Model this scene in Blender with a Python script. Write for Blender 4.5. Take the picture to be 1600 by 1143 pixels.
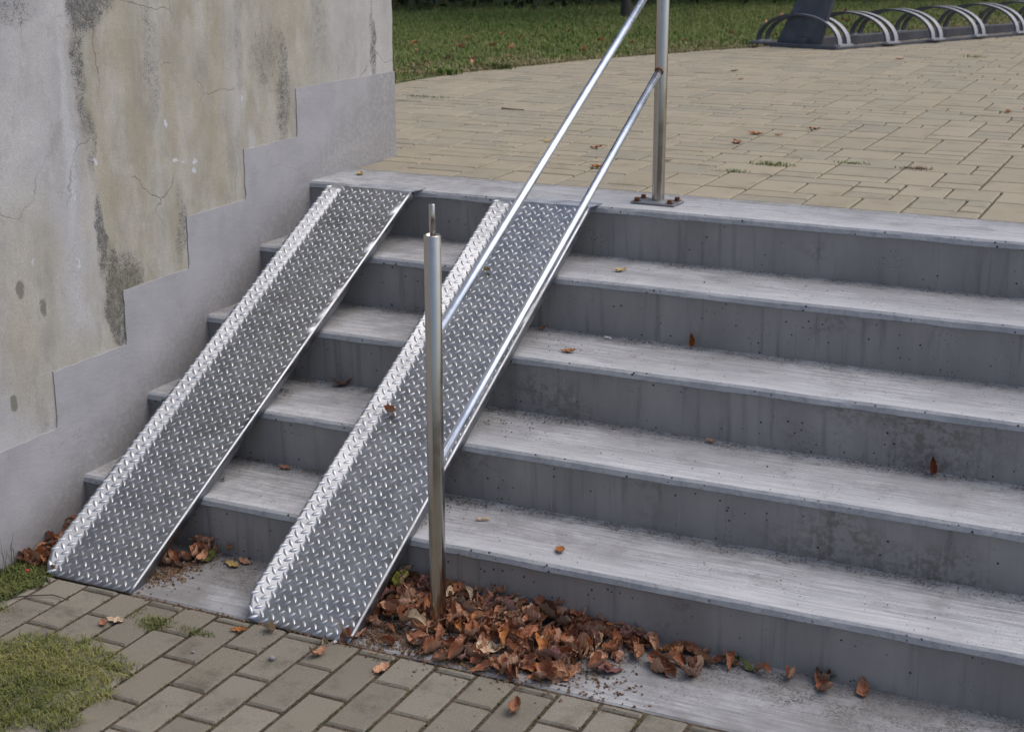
import bpy, bmesh, math, random
import numpy as np
from mathutils import Vector, Matrix, noise

for o in list(bpy.data.objects):
    bpy.data.objects.remove(o)
sc = bpy.context.scene
COL = sc.collection
random.seed(7)
RNG = np.random.default_rng(7)
R = math.radians

# ------------------------------------------------------------------ camera
cam_d = bpy.data.cameras.new('camera')
cam = bpy.data.objects.new('camera', cam_d)
COL.objects.link(cam)
sc.camera = cam
yaw, pitch, roll = -0.44279, 0.27816, -0.00143
cy_, sy_, cp_, sp_ = math.cos(yaw), math.sin(yaw), math.cos(pitch), math.sin(pitch)
fwd = Vector((sy_ * cp_, cy_ * cp_, -sp_))
rt = Vector((cy_, -sy_, 0))
up = rt.cross(fwd)
r2 = math.cos(roll) * rt + math.sin(roll) * up
u2 = -math.sin(roll) * rt + math.cos(roll) * up
CAM = Vector((2.67097, -4.11552, 0.85523))
cam.matrix_world = Matrix(((r2.x, u2.x, -fwd.x, CAM.x), (r2.y, u2.y, -fwd.y, CAM.y),
                           (r2.z, u2.z, -fwd.z, CAM.z), (0, 0, 0, 1)))
cam_d.sensor_width = 36
cam_d.lens = 54.0
cam_d.shift_y = -0.0239
cam_d.clip_start = 0.05
cam_d.clip_end = 900
cam_d.dof.use_dof = True
cam_d.dof.focus_distance = 3.75
cam_d.dof.aperture_fstop = 9.0
sc.render.resolution_x, sc.render.resolution_y = 1024, 731

# ------------------------------------------------------------------ light
SUN_EL, SUN_AZ = R(60), R(62)          # azimuth from +Y towards +X
world = bpy.data.worlds.new('World')
sc.world = world
world.use_nodes = True
wt = world.node_tree
sky = wt.nodes.new('ShaderNodeTexSky')
sky.sky_type = 'NISHITA'
sky.sun_disc = False
sky.sun_elevation = SUN_EL
sky.sun_rotation = SUN_AZ
sky.air_density = 1.0
sky.dust_density = 5.0
sky.ozone_density = 1.0
wt.links.new(sky.outputs[0], wt.nodes['Background'].inputs[0])
wt.nodes['Background'].inputs[1].default_value = 0.15
sun_d = bpy.data.lights.new('sun', 'SUN')
sun_d.energy = 0.5
sun_d.angle = R(75)
sun_d.color = (1, 0.985, 0.96)
sun = bpy.data.objects.new('sun', sun_d)
COL.objects.link(sun)
sdir = Vector((math.sin(SUN_AZ) * math.cos(SUN_EL), math.cos(SUN_AZ) * math.cos(SUN_EL), math.sin(SUN_EL)))
sun.rotation_euler = sdir.to_track_quat('Z', 'Y').to_euler()
sun.location = (0, 0, 12)
vs = sc.view_settings
vs.view_transform = 'Standard'
vs.look = 'None'
vs.gamma = 1
vs.use_curve_mapping = False
vs.exposure = 0.17


# ------------------------------------------------------------------ material tools
class NT:
    def __init__(s, name):
        s.m = bpy.data.materials.new(name)
        s.m.use_nodes = True
        s.t = s.m.node_tree
        s.b = s.t.nodes['Principled BSDF']
        s.tc = s.t.nodes.new('ShaderNodeTexCoord')

    def new(s, t, **kw):
        n = s.t.nodes.new('ShaderNode' + t)
        for k, v in kw.items():
            setattr(n, k, v)
        return n

    def link(s, a, b):
        s.t.links.new(a, b)

    def val(s, inp, v):
        if isinstance(v, (int, float, tuple, list)):
            inp.default_value = v
        else:
            s.link(v, inp)

    def coord(s, kind='Object', scale=(1, 1, 1), loc=(0, 0, 0)):
        if kind == 'World':
            g = s.new('NewGeometry')
            src = g.outputs['Position']
        else:
            src = s.tc.outputs[kind]
        mp = s.new('Mapping')
        s.link(src, mp.inputs[0])
        mp.inputs['Scale'].default_value = scale
        mp.inputs['Location'].default_value = loc
        return mp.outputs[0]

    def noise(s, co, scale, detail=4, rough=0.55, dist=0.0):
        n = s.new('TexNoise')
        s.link(co, n.inputs['Vector'])
        n.inputs['Scale'].default_value = scale
        n.inputs['Detail'].default_value = detail
        n.inputs['Roughness'].default_value = rough
        n.inputs['Distortion'].default_value = dist
        return n.outputs[0]

    def vor(s, co, scale, feature='F1', out=0, rnd=1.0):
        n = s.new('TexVoronoi', feature=feature)
        s.link(co, n.inputs['Vector'])
        n.inputs['Scale'].default_value = scale
        n.inputs['Randomness'].default_value = rnd
        return n.outputs[out]

    def math(s, op, a, b=0.0, c=0.0, clamp=False):
        n = s.new('Math', operation=op, use_clamp=clamp)
        s.val(n.inputs[0], a)
        s.val(n.inputs[1], b)
        if op in ('MULTIPLY_ADD', 'SMOOTH_MIN', 'SMOOTH_MAX'):
            s.val(n.inputs[2], c)
        return n.outputs[0]

    def ramp(s, v, lo, hi, a=0.0, b=1.0, smooth=True):
        n = s.new('MapRange')
        n.interpolation_type = 'SMOOTHSTEP' if smooth else 'LINEAR'
        s.val(n.inputs[0], v)
        n.inputs[1].default_value = lo
        n.inputs[2].default_value = hi
        n.inputs[3].default_value = a
        n.inputs[4].default_value = b
        return n.outputs[0]

    def mix(s, f, a, b, blend='MIX'):
        n = s.new('Mix', data_type='RGBA', blend_type=blend)
        s.val(n.inputs[0], f)
        for i, v in ((6, a), (7, b)):
            if isinstance(v, (tuple, list)):
                v = tuple(v) + (1,) if len(v) == 3 else v
            s.val(n.inputs[i], v)
        return n.outputs[2]

    def sep(s, co):
        n = s.new('SeparateXYZ')
        s.link(co, n.inputs[0])
        return n.outputs

    def bump(s, h, strength=0.3, dist=0.01, prev=None):
        n = s.new('Bump')
        n.inputs['Strength'].default_value = strength
        n.inputs['Distance'].default_value = dist
        s.link(h, n.inputs['Height'])
        if prev is not None:
            s.link(prev, n.inputs['Normal'])
        return n.outputs[0]

    def out(s, col, rough=0.8, nrm=None, metal=0.0, spec=0.4):
        if isinstance(col, (tuple, list)):
            col = tuple(col) + (1,) if len(col) == 3 else col
        s.val(s.b.inputs['Base Color'], col)
        s.val(s.b.inputs['Roughness'], rough)
        s.val(s.b.inputs['Metallic'], metal)
        s.b.inputs['Specular IOR Level'].default_value = spec
        if nrm is not None:
            s.link(nrm, s.b.inputs['Normal'])
        return s.m


def mat_tread(name, slab=False):
    n = NT(name)
    w = n.coord('World')
    o = n.coord('Object')
    st = n.coord('World', (2.4, 46, 30))
    streak = n.noise(st, 2.2, 6, 0.65, 0.25)
    st2 = n.coord('World', (3.0, 120, 60), (3, 7, 1))
    fine = n.noise(st2, 2.0, 5, 0.7)
    big = n.noise(w, 3.0, 5, 0.6)
    col = n.mix(n.ramp(streak, .34, .66), (.255, .268, .288), (.46, .48, .515))
    col = n.mix(n.ramp(n.noise(w, 130, 5, .75), .38, .62, .0, .35), col, (.25, .25, .26))
    col = n.mix(n.math('MULTIPLY', n.ramp(fine, .48, .68), .55), col, (.60, .61, .63))
    col = n.mix(n.ramp(big, .42, .66, 0, .55), col, (.24, .248, .262))
    blot = n.noise(n.coord('World', (1, 1.3, 1), (4, 4, 0)), 9, 6, .72)
    col = n.mix(n.ramp(blot, .52, .66, 0, .5), col, (.20, .20, .205))
    y = n.sep(o)[1]
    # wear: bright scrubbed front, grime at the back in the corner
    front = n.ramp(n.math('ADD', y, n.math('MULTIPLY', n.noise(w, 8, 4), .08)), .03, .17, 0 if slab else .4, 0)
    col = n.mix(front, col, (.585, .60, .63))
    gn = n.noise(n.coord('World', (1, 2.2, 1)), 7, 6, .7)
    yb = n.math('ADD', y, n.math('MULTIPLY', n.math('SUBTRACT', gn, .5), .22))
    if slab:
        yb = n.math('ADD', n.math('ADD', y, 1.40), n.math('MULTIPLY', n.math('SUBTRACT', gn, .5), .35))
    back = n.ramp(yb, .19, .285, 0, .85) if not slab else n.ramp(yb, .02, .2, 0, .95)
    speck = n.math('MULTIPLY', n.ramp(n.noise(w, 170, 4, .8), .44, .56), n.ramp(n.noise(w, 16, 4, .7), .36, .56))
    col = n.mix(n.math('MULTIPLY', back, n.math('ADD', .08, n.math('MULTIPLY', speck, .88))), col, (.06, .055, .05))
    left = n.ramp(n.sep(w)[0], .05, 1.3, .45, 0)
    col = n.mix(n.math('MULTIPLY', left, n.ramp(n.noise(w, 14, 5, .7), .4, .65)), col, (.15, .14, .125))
    # pits and grains of dirt
    v = n.vor(w, 60)
    pit = n.math('MULTIPLY', n.ramp(v, .10, .17, 1, 0), n.ramp(n.noise(w, 11, 2), .5, .6))
    v2 = n.vor(w, 170)
    pit2 = n.math('MULTIPLY', n.ramp(v2, .14, .22, 1, 0), n.ramp(n.noise(w, 9, 3), .5, .62))
    pp = n.math('MAXIMUM', pit, pit2)
    col = n.mix(n.math('MULTIPLY', pp, .8), col, (.05, .048, .045))
    if slab:
        col = n.mix(n.ramp(n.noise(w, 5, 5, .65), .35, .6, .12, .6), col, (.16, .155, .15))
    h = n.math('ADD', n.math('MULTIPLY', streak, .6), n.math('SUBTRACT', n.math('MULTIPLY', n.noise(w, 220, 4, .7), .35), n.math('MULTIPLY', pp, .8)))
    return n.out(col, .82, n.bump(h, .5, .003), spec=.3)


def mat_lip():
    n = NT('concrete_nosing')
    w = n.coord('World')
    a = n.noise(w, 9, 6, .65)
    col = n.mix(n.ramp(a, .3, .7), (.265, .288, .315), (.39, .41, .435))
    col = n.mix(n.ramp(n.noise(w, 60, 4, .7), .5, .7, 0, .5), col, (.18, .19, .2))
    v = n.vor(w, 55)
    pit = n.math('MULTIPLY', n.ramp(v, .14, .2, 1, 0), n.ramp(n.noise(w, 13, 2), .48, .58))
    col = n.mix(pit, col, (.05, .05, .05))
    h = n.math('SUBTRACT', n.noise(w, 130, 5, .7), pit)
    return n.out(col, .8, n.bump(h, .5, .003), spec=.3)


def mat_riser():
    n = NT('concrete_riser')
    w = n.coord('World')
    a = n.noise(n.coord('World', (1, 1, .45)), 5, 6, .62)
    col = n.mix(n.ramp(a, .3, .7), (.25, .244, .240), (.335, .328, .32))
    vert = n.noise(n.coord('World', (14, 1, .9)), 3, 5, .6)
    col = n.mix(n.ramp(vert, .52, .72, 0, .5), col, (.14, .136, .132))
    lime = n.noise(n.coord('World', (22, 1, 1.4), (3, 0, 5)), 3, 5, .65)
    col = n.mix(n.ramp(lime, .60, .74, 0, .35), col, (.36, .36, .36))
    brown = n.math('MULTIPLY', n.ramp(n.noise(w, 2.2, 3), .56, .7), n.ramp(n.noise(w, 45, 4, .75), .42, .6))
    col = n.mix(n.math('MULTIPLY', brown, .55), col, (.105, .085, .07))
    v = n.vor(w, 48)
    pit = n.math('MULTIPLY', n.ramp(v, .11, .15, 1, 0), n.ramp(n.noise(w, 17, 2), .5, .6))
    v2 = n.vor(w, 130)
    pit2 = n.math('MULTIPLY', n.ramp(v2, .13, .2, 1, 0), n.ramp(n.noise(w, 6, 3), .56, .68))
    pp = n.math('MAXIMUM', pit, pit2)
    col = n.mix(pp, col, (.035, .035, .035))
    h = n.math('SUBTRACT', n.math('MULTIPLY', n.noise(w, 90, 5, .7), .4), pp)
    return n.out(col, .75, n.bump(h, .4, .003), spec=.35)


def ell(n, y, z, e):
    """soft elliptical stain masks on the wall plane; e = list of (cy, cz, ry, rz, weight)"""
    tot = None
    for (cy, cz, ry, rz, wt_) in e:
        a = n.math('POWER', n.math('ABSOLUTE', n.math('DIVIDE', n.math('SUBTRACT', y, cy), ry)), 2)
        b = n.math('POWER', n.math('ABSOLUTE', n.math('DIVIDE', n.math('SUBTRACT', z, cz), rz)), 2)
        m = n.ramp(n.math('ADD', a, b), 0.0, 1.6, wt_, 0)
        tot = m if tot is None else n.math('MAXIMUM', tot, m)
    return tot


def mat_plaster_old():
    n = NT('old_plaster')
    w = n.coord('World')
    wd = n.new('VectorMath', operation='ADD')
    nz = n.new('TexNoise')
    n.link(w, nz.inputs[0])
    nz.inputs['Scale'].default_value = 9
    nz.inputs['Detail'].default_value = 5
    sub = n.new('VectorMath', operation='SUBTRACT')
    n.link(nz.outputs[1], sub.inputs[0])
    sub.inputs[1].default_value = (.5, .5, .5)
    scl = n.new('VectorMath', operation='SCALE')
    n.link(sub.outputs[0], scl.inputs[0])
    scl.inputs['Scale'].default_value = .10
    n.link(w, wd.inputs[0])
    n.link(scl.outputs[0], wd.inputs[1])
    _, y, z = n.sep(wd.outputs[0])[:3]
    mott = n.noise(n.coord('World', (1, 1.5, .8)), 7, 7, .65)
    beige = n.mix(n.ramp(mott, .3, .7), (.37, .35, .285), (.53, .515, .46))
    yel = n.ramp(n.noise(n.coord('World', (1, 2.5, .6), (5, 1, 2)), 4, 5, .6), .45, .65)
    beige = n.mix(n.math('MULTIPLY', yel, .5), beige, (.41, .375, .275))
    smooth = n.mix(n.ramp(n.noise(w, 5, 5), .3, .7), (.45, .455, .475), (.56, .565, .58))
    gl = n.ramp(y, -1.09, -1.02, 1, 0)
    gr = n.ramp(y, -.05, .25, 0, .75)
    gmid = n.ramp(n.noise(n.coord('World', (1, 3, .5)), 3, 5, .6), .5, .72, 0, .6)
    g = n.math('MAXIMUM', n.math('MAXIMUM', gl, gr), gmid)
    lowl = ell(n, y, z, [(-1.28, -.12, .14, .30, .8), (-1.15, -.34, .16, .14, .75)])
    g = n.math('MULTIPLY', g, n.math('SUBTRACT', 1, lowl))
    col = n.mix(g, beige, smooth)
    col = n.mix(n.ramp(n.noise(n.coord('World', (1, 1.4, .7), (2, 8, 3)), 6, 7, .72), .48, .70, 0, .5), col, (.29, .285, .265))
    col = n.mix(ell(n, y, z, [(-.31, .10, .018, .13, .7), (-.32, .3, .02, .03, .4), (-1.10, .3, .018, .3, .8), (-1.03, -.02, .02, .3, .35)]), col, (.56, .58, .61))
    speck = n.noise(w, 260, 3, .85)
    speck2 = n.noise(w, 60, 4, .75)
    patch = n.noise(w, 14, 5, .7)
    sp = n.math('ADD', n.math('ADD', n.math('MULTIPLY', n.ramp(speck, .3, .7, 0, 1, False), .42), n.math('MULTIPLY', speck2, .3)), n.math('MULTIPLY', patch, .34))
    dark = ell(n, y, z, [(-1.01, .64, .075, .12, .95), (-.97, .63, .11, .06, .6), (-1.035, .42, .03, .18, .5), (-1.02, .25, .02, .12, .38),
                         (-1.0, .02, .024, .11, .8), (-.965, -.17, .036, .15, .9), (-.91, -.13, .08, .09, .72), (-.93, -.27, .05, .08, .6),
                         (.43, .40, .022, .15, .55), (-.12, .30, .05, .18, .48), (-.34, .48, .03, .18, .3), (-1.27, .62, .10, .05, .4),
                         (-.665, -.03, .03, .12, .4), (-.2, .42, .1, .12, .3), (.1, .5, .06, .15, .25), (-.75, .45, .05, .2, .3)])
    dm = n.math('MAXIMUM', n.ramp(n.math('ADD', n.math('MULTIPLY', dark, .50), sp), .66, .84), n.math('MULTIPLY', dark, .30))
    dm = n.math('MULTIPLY', n.math('MULTIPLY', dm, n.ramp(dark, .02, .2)), n.ramp(n.math('ADD', n.math('MULTIPLY', speck, .6), n.math('MULTIPLY', speck2, .4)), .36, .60, .35, 1.15))
    gcol = n.mix(ell(n, y, z, [(-.88, -.13, .12, .14, .9)]), (.085, .09, .10), (.10, .10, .065))
    col = n.mix(n.math('MULTIPLY', dm, .85, clamp=True), col, gcol)
    fleck = n.math('MULTIPLY', n.ramp(speck, .56, .70), n.ramp(n.noise(n.coord('World', (1, 1.6, .5)), 3.5, 5, .7), .42, .62))
    col = n.mix(n.math('MULTIPLY', fleck, .42), col, (.14, .135, .12))
    bo_ = n.math('MULTIPLY', n.math('SUBTRACT', n.noise(w, 45, 4, .7), .5), .03)
    blob = ell(n, n.math('ADD', n.sep(w)[1], bo_), n.math('SUBTRACT', n.sep(w)[2], bo_), [(-1.312, -.06, .016, .026, 1), (-1.237, -.123, .013, .026, .9), (-1.369, -.338, .014, .024, 1), (-.63, .04, .01, .015, .4)])
    col = n.mix(n.math('MULTIPLY', n.ramp(n.math('ADD', blob, n.math('MULTIPLY', speck, .7)), .55, 1.15), .75), col, (.14, .145, .105))
    # specks of white paint
    _d = n.math('MULTIPLY', n.math('SUBTRACT', n.noise(w, 70, 2), .5), .03)
    wy, wz = n.math('ADD', n.sep(w)[1], _d), n.math('SUBTRACT', n.sep(w)[2], _d)
    wp = ell(n, wy, wz, [(-.67, .165, .011, .008, 1), (-.635, .155, .009, .006, 1), (-.585, .15, .012, .008, 1), (-.59, .125, .010, .008, 1), (-.70, .27, .008, .011, .9),
                         (-1.10, .155, .006, .012, 1), (-1.09, .13, .006, .009, 1), (-1.095, -.04, .006, .02, .8), (-1.26, .0, .007, .02, .6), (.22, .28, .004, .006, 1), (-.34, .30, .006, .012, .8), (-1.0, .21, .005, .012, .7)])
    col = n.mix(n.ramp(n.math('ADD', wp, n.math('MULTIPLY', speck2, .25)), .55, .75), col, (.62, .66, .70))
    # hairline cracks
    ce = n.vor(wd.outputs[0], 3.3, 'DISTANCE_TO_EDGE')
    ck = n.math('MULTIPLY', n.ramp(ce, .002, .008, 1, 0), n.ramp(n.noise(w, 2.3, 3), .5, .6))
    col = n.mix(n.math('MULTIPLY', ck, .45), col, (.13, .11, .09))
    col = n.mix(n.ramp(speck, .35, .62, .34, 0), col, (.17, .165, .15))
    h = n.math('SUBTRACT', n.math('ADD', n.math('MULTIPLY', speck, .5), n.math('MULTIPLY', n.noise(w, 30, 5, .6), .9)), n.math('MULTIPLY', ck, .8))
    return n.out(col, .9, n.bump(h, .45, .004), spec=.2)


def mat_plaster_band():
    n = NT('smooth_grey_render')
    w = n.coord('World')
    _, y, z = n.sep(w)[:3]
    a = n.noise(n.coord('World', (1, 1, 1.4)), 4.5, 6, .6)
    col = n.mix(n.ramp(a, .3, .7), (.345, .348, .375), (.425, .428, .455))
    br = n.noise(n.coord('World', (1, 4, 22)), 6, 5, .7, .4)
    col = n.mix(n.ramp(br, .5, .75, 0, .3), col, (.45, .455, .48))
    tr = n.noise(n.coord('World', (1, 9, 30), (0, 3, 0)), 5, 4, .7, .8)
    scr = n.math('MULTIPLY', n.ramp(tr, .56, .64), ell(n, y, z, [(-1.19, -.48, .11, .08, 1)]))
    col = n.mix(n.math('MULTIPLY', scr, .45), col, (.22, .22, .24))
    nz = n.new('TexNoise')
    n.link(w, nz.inputs[0])
    nz.inputs['Scale'].default_value = 12
    nz.inputs['Detail'].default_value = 5
    ws_ = n.new('VectorMath', operation='MULTIPLY_ADD')
    n.link(nz.outputs[1], ws_.inputs[0])
    ws_.inputs[1].default_value = (.12, .12, .12)
    n.link(n.coord('World', (1, 1, 1), (1, 2, 3)), ws_.inputs[2])
    ce = n.vor(ws_.outputs[0], 2.2, 'DISTANCE_TO_EDGE')
    ck = n.math('MULTIPLY', n.ramp(ce, .001, .004, 1, 0), n.ramp(n.noise(w, 3, 3), .5, .6))
    col = n.mix(n.math('MULTIPLY', ck, .4), col, (.12, .12, .12))
    low = n.ramp(n.math('ADD', z, n.math('MULTIPLY', n.noise(w, 12, 4), .08)), -.74, -.60, .6, 0)
    col = n.mix(low, col, (.21, .21, .22))
    hgt_ = n.math('SUBTRACT', z, n.math('MULTIPLY', y, .5217))
    spl = n.ramp(n.math('ADD', hgt_, n.math('MULTIPLY', n.noise(w, 10, 6, .7), -.16)), -.10, .05, .5, 0)
    col = n.mix(n.math('MULTIPLY', spl, n.ramp(n.noise(w, 60, 4, .75), .35, .6, .4, 1)), col, (.21, .205, .20))
    col = n.mix(n.ramp(n.noise(w, 11, 6, .7), .5, .72, 0, .35), col, (.30, .295, .30))
    rgh = ell(n, y, z, [(.33, .02, .28, .05, 1), (.5, .06, .1, .06, 1)])
    col = n.mix(n.math('MULTIPLY', rgh, .4), col, (.34, .335, .33))
    h = n.math('ADD', n.math('MULTIPLY', n.noise(w, 200, 4, .7), .3), n.math('MULTIPLY', br, .5))
    h = n.math('ADD', h, n.math('MULTIPLY', n.math('MULTIPLY', rgh, n.noise(w, 60, 4, .7)), 2.5))
    return n.out(col, .85, n.bump(h, .4, .004), spec=.25)


def mat_metal(name, base=.50, rough=.30, brush=None, dirt=.25, warm=False):
    n = NT(name)
    w = n.coord('World')
    a = n.noise(w, 22, 5, .65)
    b = n.noise(w, 160, 3, .7)
    col = n.mix(n.ramp(a, .3, .7), (base * .82, base * .87, base * .95), (base * 1.0, base * 1.06, base * 1.14))
    if warm:
        col = n.mix(n.ramp(a, .3, .7), (base * .95, base * .90, base * .81), (base * 1.05, base, base * .92))
    dn = n.ramp(n.noise(w, 12, 5, .7), .52, .72, 0, dirt)
    col = n.mix(dn, col, (base * .42, base * .40, base * .38))
    rg = n.math('ADD', n.ramp(a, .3, .7, rough * .8, rough * 1.25), n.math('MULTIPLY', dn, .4))
    scr = n.noise(n.coord('World', (3, 1, 1)), 75, 2, .9, 2.5)
    line = n.ramp(n.math('ABSOLUTE', n.math('SUBTRACT', scr, .5)), 0, .012, 1, 0)
    smear = n.ramp(n.noise(n.coord('World', (1, .6, .6)), 4.5, 5, .7), .45, .7)
    if not brush and dirt > .2:
        rg = n.math('ADD', rg, n.math('MULTIPLY', smear, .16))
        col = n.mix(n.math('MULTIPLY', smear, .35), col, (base * .6, base * .6, base * .6))
        rg = n.math('ADD', rg, n.math('MULTIPLY', line, .1))
    hs = b
    if brush:
        hs = n.noise(n.coord('Object', brush), 30, 3, .6)
        rg = n.math('ADD', rg, n.math('MULTIPLY', n.math('SUBTRACT', hs, .5), .12))
    return n.out(col, rg, n.bump(hs, .12 if not brush else .05, .0012), metal=1.0)


def mat_paver(name, c1, c2, c3, stain, dirt=.35):
    n = NT(name)
    w = n.coord('World')
    oi = n.new('ObjectInfo')
    gi = n.new('NewGeometry')
    rnd = n.math('FRACT', n.math('ADD', n.math('MULTIPLY', oi.outputs['Random'], 7.3), gi.outputs['Random Per Island']))
    col = n.mix(n.ramp(rnd, 0, 1, 0, 1, False), c1, c2)
    col = n.mix(n.ramp(n.math('FRACT', n.math('MULTIPLY', rnd, 5.7)), .55, 1, 0, .7), col, c3)
    col = n.mix(n.ramp(n.noise(w, 1.6, 5, .6), .35, .7, 0, .5), col, c2)
    col = n.mix(n.math('MULTIPLY', n.ramp(n.noise(w, 9, 6, .7), .48, .72), dirt), col, stain)
    sp = n.noise(w, 320, 3, .8)
    col = n.mix(n.ramp(sp, .5, .72, 0, .45), col, stain)
    col = n.mix(n.ramp(sp, .28, .45, .3, 0), col, (.55, .52, .47))
    h = n.math('ADD', sp, n.math('MULTIPLY', n.noise(w, 40, 4), .8))
    return n.out(col, .88, n.bump(h, .4, .002), spec=.25)


def mat_soil(name, c1, c2, sc_=60):
    n = NT(name)
    w = n.coord('World')
    a = n.noise(w, sc_, 6, .75)
    b = n.noise(w, 4, 4, .6)
    col = n.mix(n.ramp(a, .35, .65), c1, c2)
    col = n.mix(n.ramp(b, .4, .7, 0, .5), col, tuple(x * .6 for x in c1))
    return n.out(col, .95, n.bump(a, .8, .006), spec=.1)


def mat_blades(name, cols, noise_scale=1.5, trans=.25):
    n = NT(name)
    g = n.new('NewGeometry')
    w = n.coord('World')
    r = g.outputs['Random Per Island']
    cr = n.new('ValToRGB')
    n.link(n.math('ADD', n.math('MULTIPLY', r, .62), n.math('MULTIPLY', n.ramp(n.noise(w, noise_scale, 4, .6), .3, .7), .38)), cr.inputs[0])
    el = cr.color_ramp.elements
    el[0].position, el[0].color = 0, tuple(cols[0]) + (1,)
    el[1].position, el[1].color = 1, tuple(cols[-1]) + (1,)
    for i, c in enumerate(cols[1:-1]):
        e = el.new((i + 1) / (len(cols) - 1))
        e.color = tuple(c) + (1,)
    n.out(cr.outputs[0], .6, spec=.25)
    n.b.inputs['Subsurface Weight'].default_value = 0
    return n.m


def mat_leaf(name, c1, c2, c3):
    n = NT(name)
    o = n.coord('Object')
    g = n.new('NewGeometry')
    oi = n.new('ObjectInfo')
    rnd = n.math('FRACT', n.math('ADD', n.math('MULTIPLY', oi.outputs['Random'], 5.1), g.outputs['Random Per Island']))
    col = n.mix(rnd, c1, c2)
    col = n.mix(n.ramp(n.noise(o, 90, 5, .7), .42, .68, 0, .75), col, c3)
    # veins: ribs slanting off the midrib
    x, y, z = n.sep(o)[:3]
    ax = n.math('ABSOLUTE', x)
    rib = n.math('SINE', n.math('MULTIPLY', n.math('SUBTRACT', y, ax), 900))
    col = n.mix(n.ramp(rib, .6, 1, 0, .25), col, c3)
    back = n.mix(.35, col, (.45, .36, .28))
    col = n.mix(g.outputs['Backfacing'], col, back)
    return n.out(col, .62, n.bump(rib, .35, .0015), spec=.3)


M = {}
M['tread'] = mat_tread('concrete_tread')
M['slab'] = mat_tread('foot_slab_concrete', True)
M['lip'] = mat_lip()
M['riser'] = mat_riser()
M['old'] = mat_plaster_old()
M['band'] = mat_plaster_band()
M['plate'] = mat_metal('tread_plate_metal', .36, .36, None, .3)
M['stud'] = mat_metal('worn_stud_metal', .45, .40, None, .1)
M['tab'] = mat_metal('dull_plate_metal', .55, .55, None, .3)
M['steel'] = mat_metal('brushed_steel', .48, .2, (1, 1, .02), .0, True)
M['rail'] = mat_metal('polished_rail_steel', .80, .26, (1, 1, .02), .0)
M['rust'] = mat_metal('rusty_plate_metal', .34, .5, None, .8)
n_ = NT('rust')
M['bolt'] = n_.out(n_.mix(n_.ramp(n_.noise(n_.coord('World'), 160, 4), .4, .6), (.05, .03, .022), (.24, .09, .035)), .85, n_.bump(n_.noise(n_.coord('World'), 300, 3), .5, .002))
M['paver_up'] = mat_paver('tan_paver', (.305, .276, .205), (.355, .318, .24), (.265, .252, .205), (.16, .14, .10), .45)
M['paver_low'] = mat_paver('worn_grey_paver', (.185, .17, .135), (.235, .22, .185), (.155, .145, .12), (.085, .078, .062), .7)
M['sand'] = mat_soil('joint_sand', (.06, .052, .042), (.14, .12, .09), 90)
M['earth'] = mat_soil('joint_earth', (.045, .038, .03), (.15, .12, .09), 120)
M['lawnsoil'] = mat_soil('lawn_soil', (.06, .085, .025), (.16, .16, .07), 25)
M['grass'] = mat_blades('lawn_blades', [(.035, .075, .010), (.065, .135, .02), (.11, .19, .035), (.20, .23, .075), (.36, .31, .17)], .8)
M['drygrass'] = mat_blades('yellow_green_blades', [(.03, .042, .012), (.085, .11, .025), (.16, .18, .045), (.26, .26, .085), (.34, .27, .14)], 6)
M['straw'] = mat_blades('straw_blades', [(.16, .13, .06), (.26, .22, .11), (.36, .31, .18), (.22, .20, .08), (.30, .20, .12)], 5)
M['moss'] = mat_blades('low_weed', [(.035, .06, .015), (.08, .11, .03), (.14, .16, .045), (.24, .20, .08)], 9)
M['chips'] = mat_blades('leaf_crumbs', [(.03, .02, .014), (.10, .055, .03), (.17, .10, .06), (.24, .16, .10), (.10, .045, .022)], 30)
M['grit'] = mat_blades('dark_grit', [(.02, .018, .015), (.06, .045, .035), (.14, .10, .075), (.035, .03, .028)], 30)
M['hedge'] = mat_blades('dark_leaves', [(.012, .02, .008), (.025, .035, .012), (.04, .05, .015), (.07, .04, .018)], 2)
M['crown'] = mat_blades('tree_leaves', [(.03, .05, .015), (.045, .08, .02), (.07, .10, .03), (.10, .09, .03)], 2)
n_ = NT('bark')
M['bark'] = n_.out(n_.mix(n_.noise(n_.coord('World', (8, 8, 1)), 6, 5), (.03, .028, .028), (.09, .08, .07)), .9, n_.bump(n_.noise(n_.coord('World', (10, 10, 1)), 8, 4), .8, .01))
n_ = NT('dark_grey_paint_hoop_shade')
M['rackpaint_hoop_shade'] = n_.out(n_.mix(n_.ramp(n_.noise(n_.coord('World'), 14, 5), .4, .7), (.068, .074, .092), (.095, .10, .12)), .42, n_.bump(n_.noise(n_.coord('World'), 60, 3), .1, .003))
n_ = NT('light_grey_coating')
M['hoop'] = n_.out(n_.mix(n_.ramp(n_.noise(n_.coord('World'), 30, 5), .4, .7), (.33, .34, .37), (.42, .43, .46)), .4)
M['brown'] = mat_leaf('brown_leaf', (.32, .12, .055), (.42, .205, .12), (.17, .065, .035))
M['tan'] = mat_leaf('tan_leaf', (.44, .23, .13), (.52, .32, .21), (.28, .12, .06))
M['orange'] = mat_leaf('orange_leaf', (.36, .13, .035), (.44, .19, .06), (.22, .08, .03))
M['pale'] = mat_leaf('pale_leaf', (.50, .40, .26), (.56, .45, .33), (.34, .22, .12))
M['dark'] = mat_leaf('dark_brown_leaf', (.10, .045, .025), (.15, .07, .035), (.05, .025, .015))
M['green'] = mat_leaf('green_leaf', (.07, .11, .025), (.10, .14, .03), (.15, .12, .04))
M['yellowgreen'] = mat_leaf('yellow_green_leaf', (.26, .29, .05), (.34, .34, .08), (.12, .13, .03))
M['yellow'] = mat_leaf('yellow_leaf', (.44, .33, .11), (.48, .36, .13), (.30, .18, .06))
M['mauve'] = mat_leaf('mauve_leaf', (.19, .085, .085), (.24, .12, .11), (.12, .05, .05))
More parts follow.
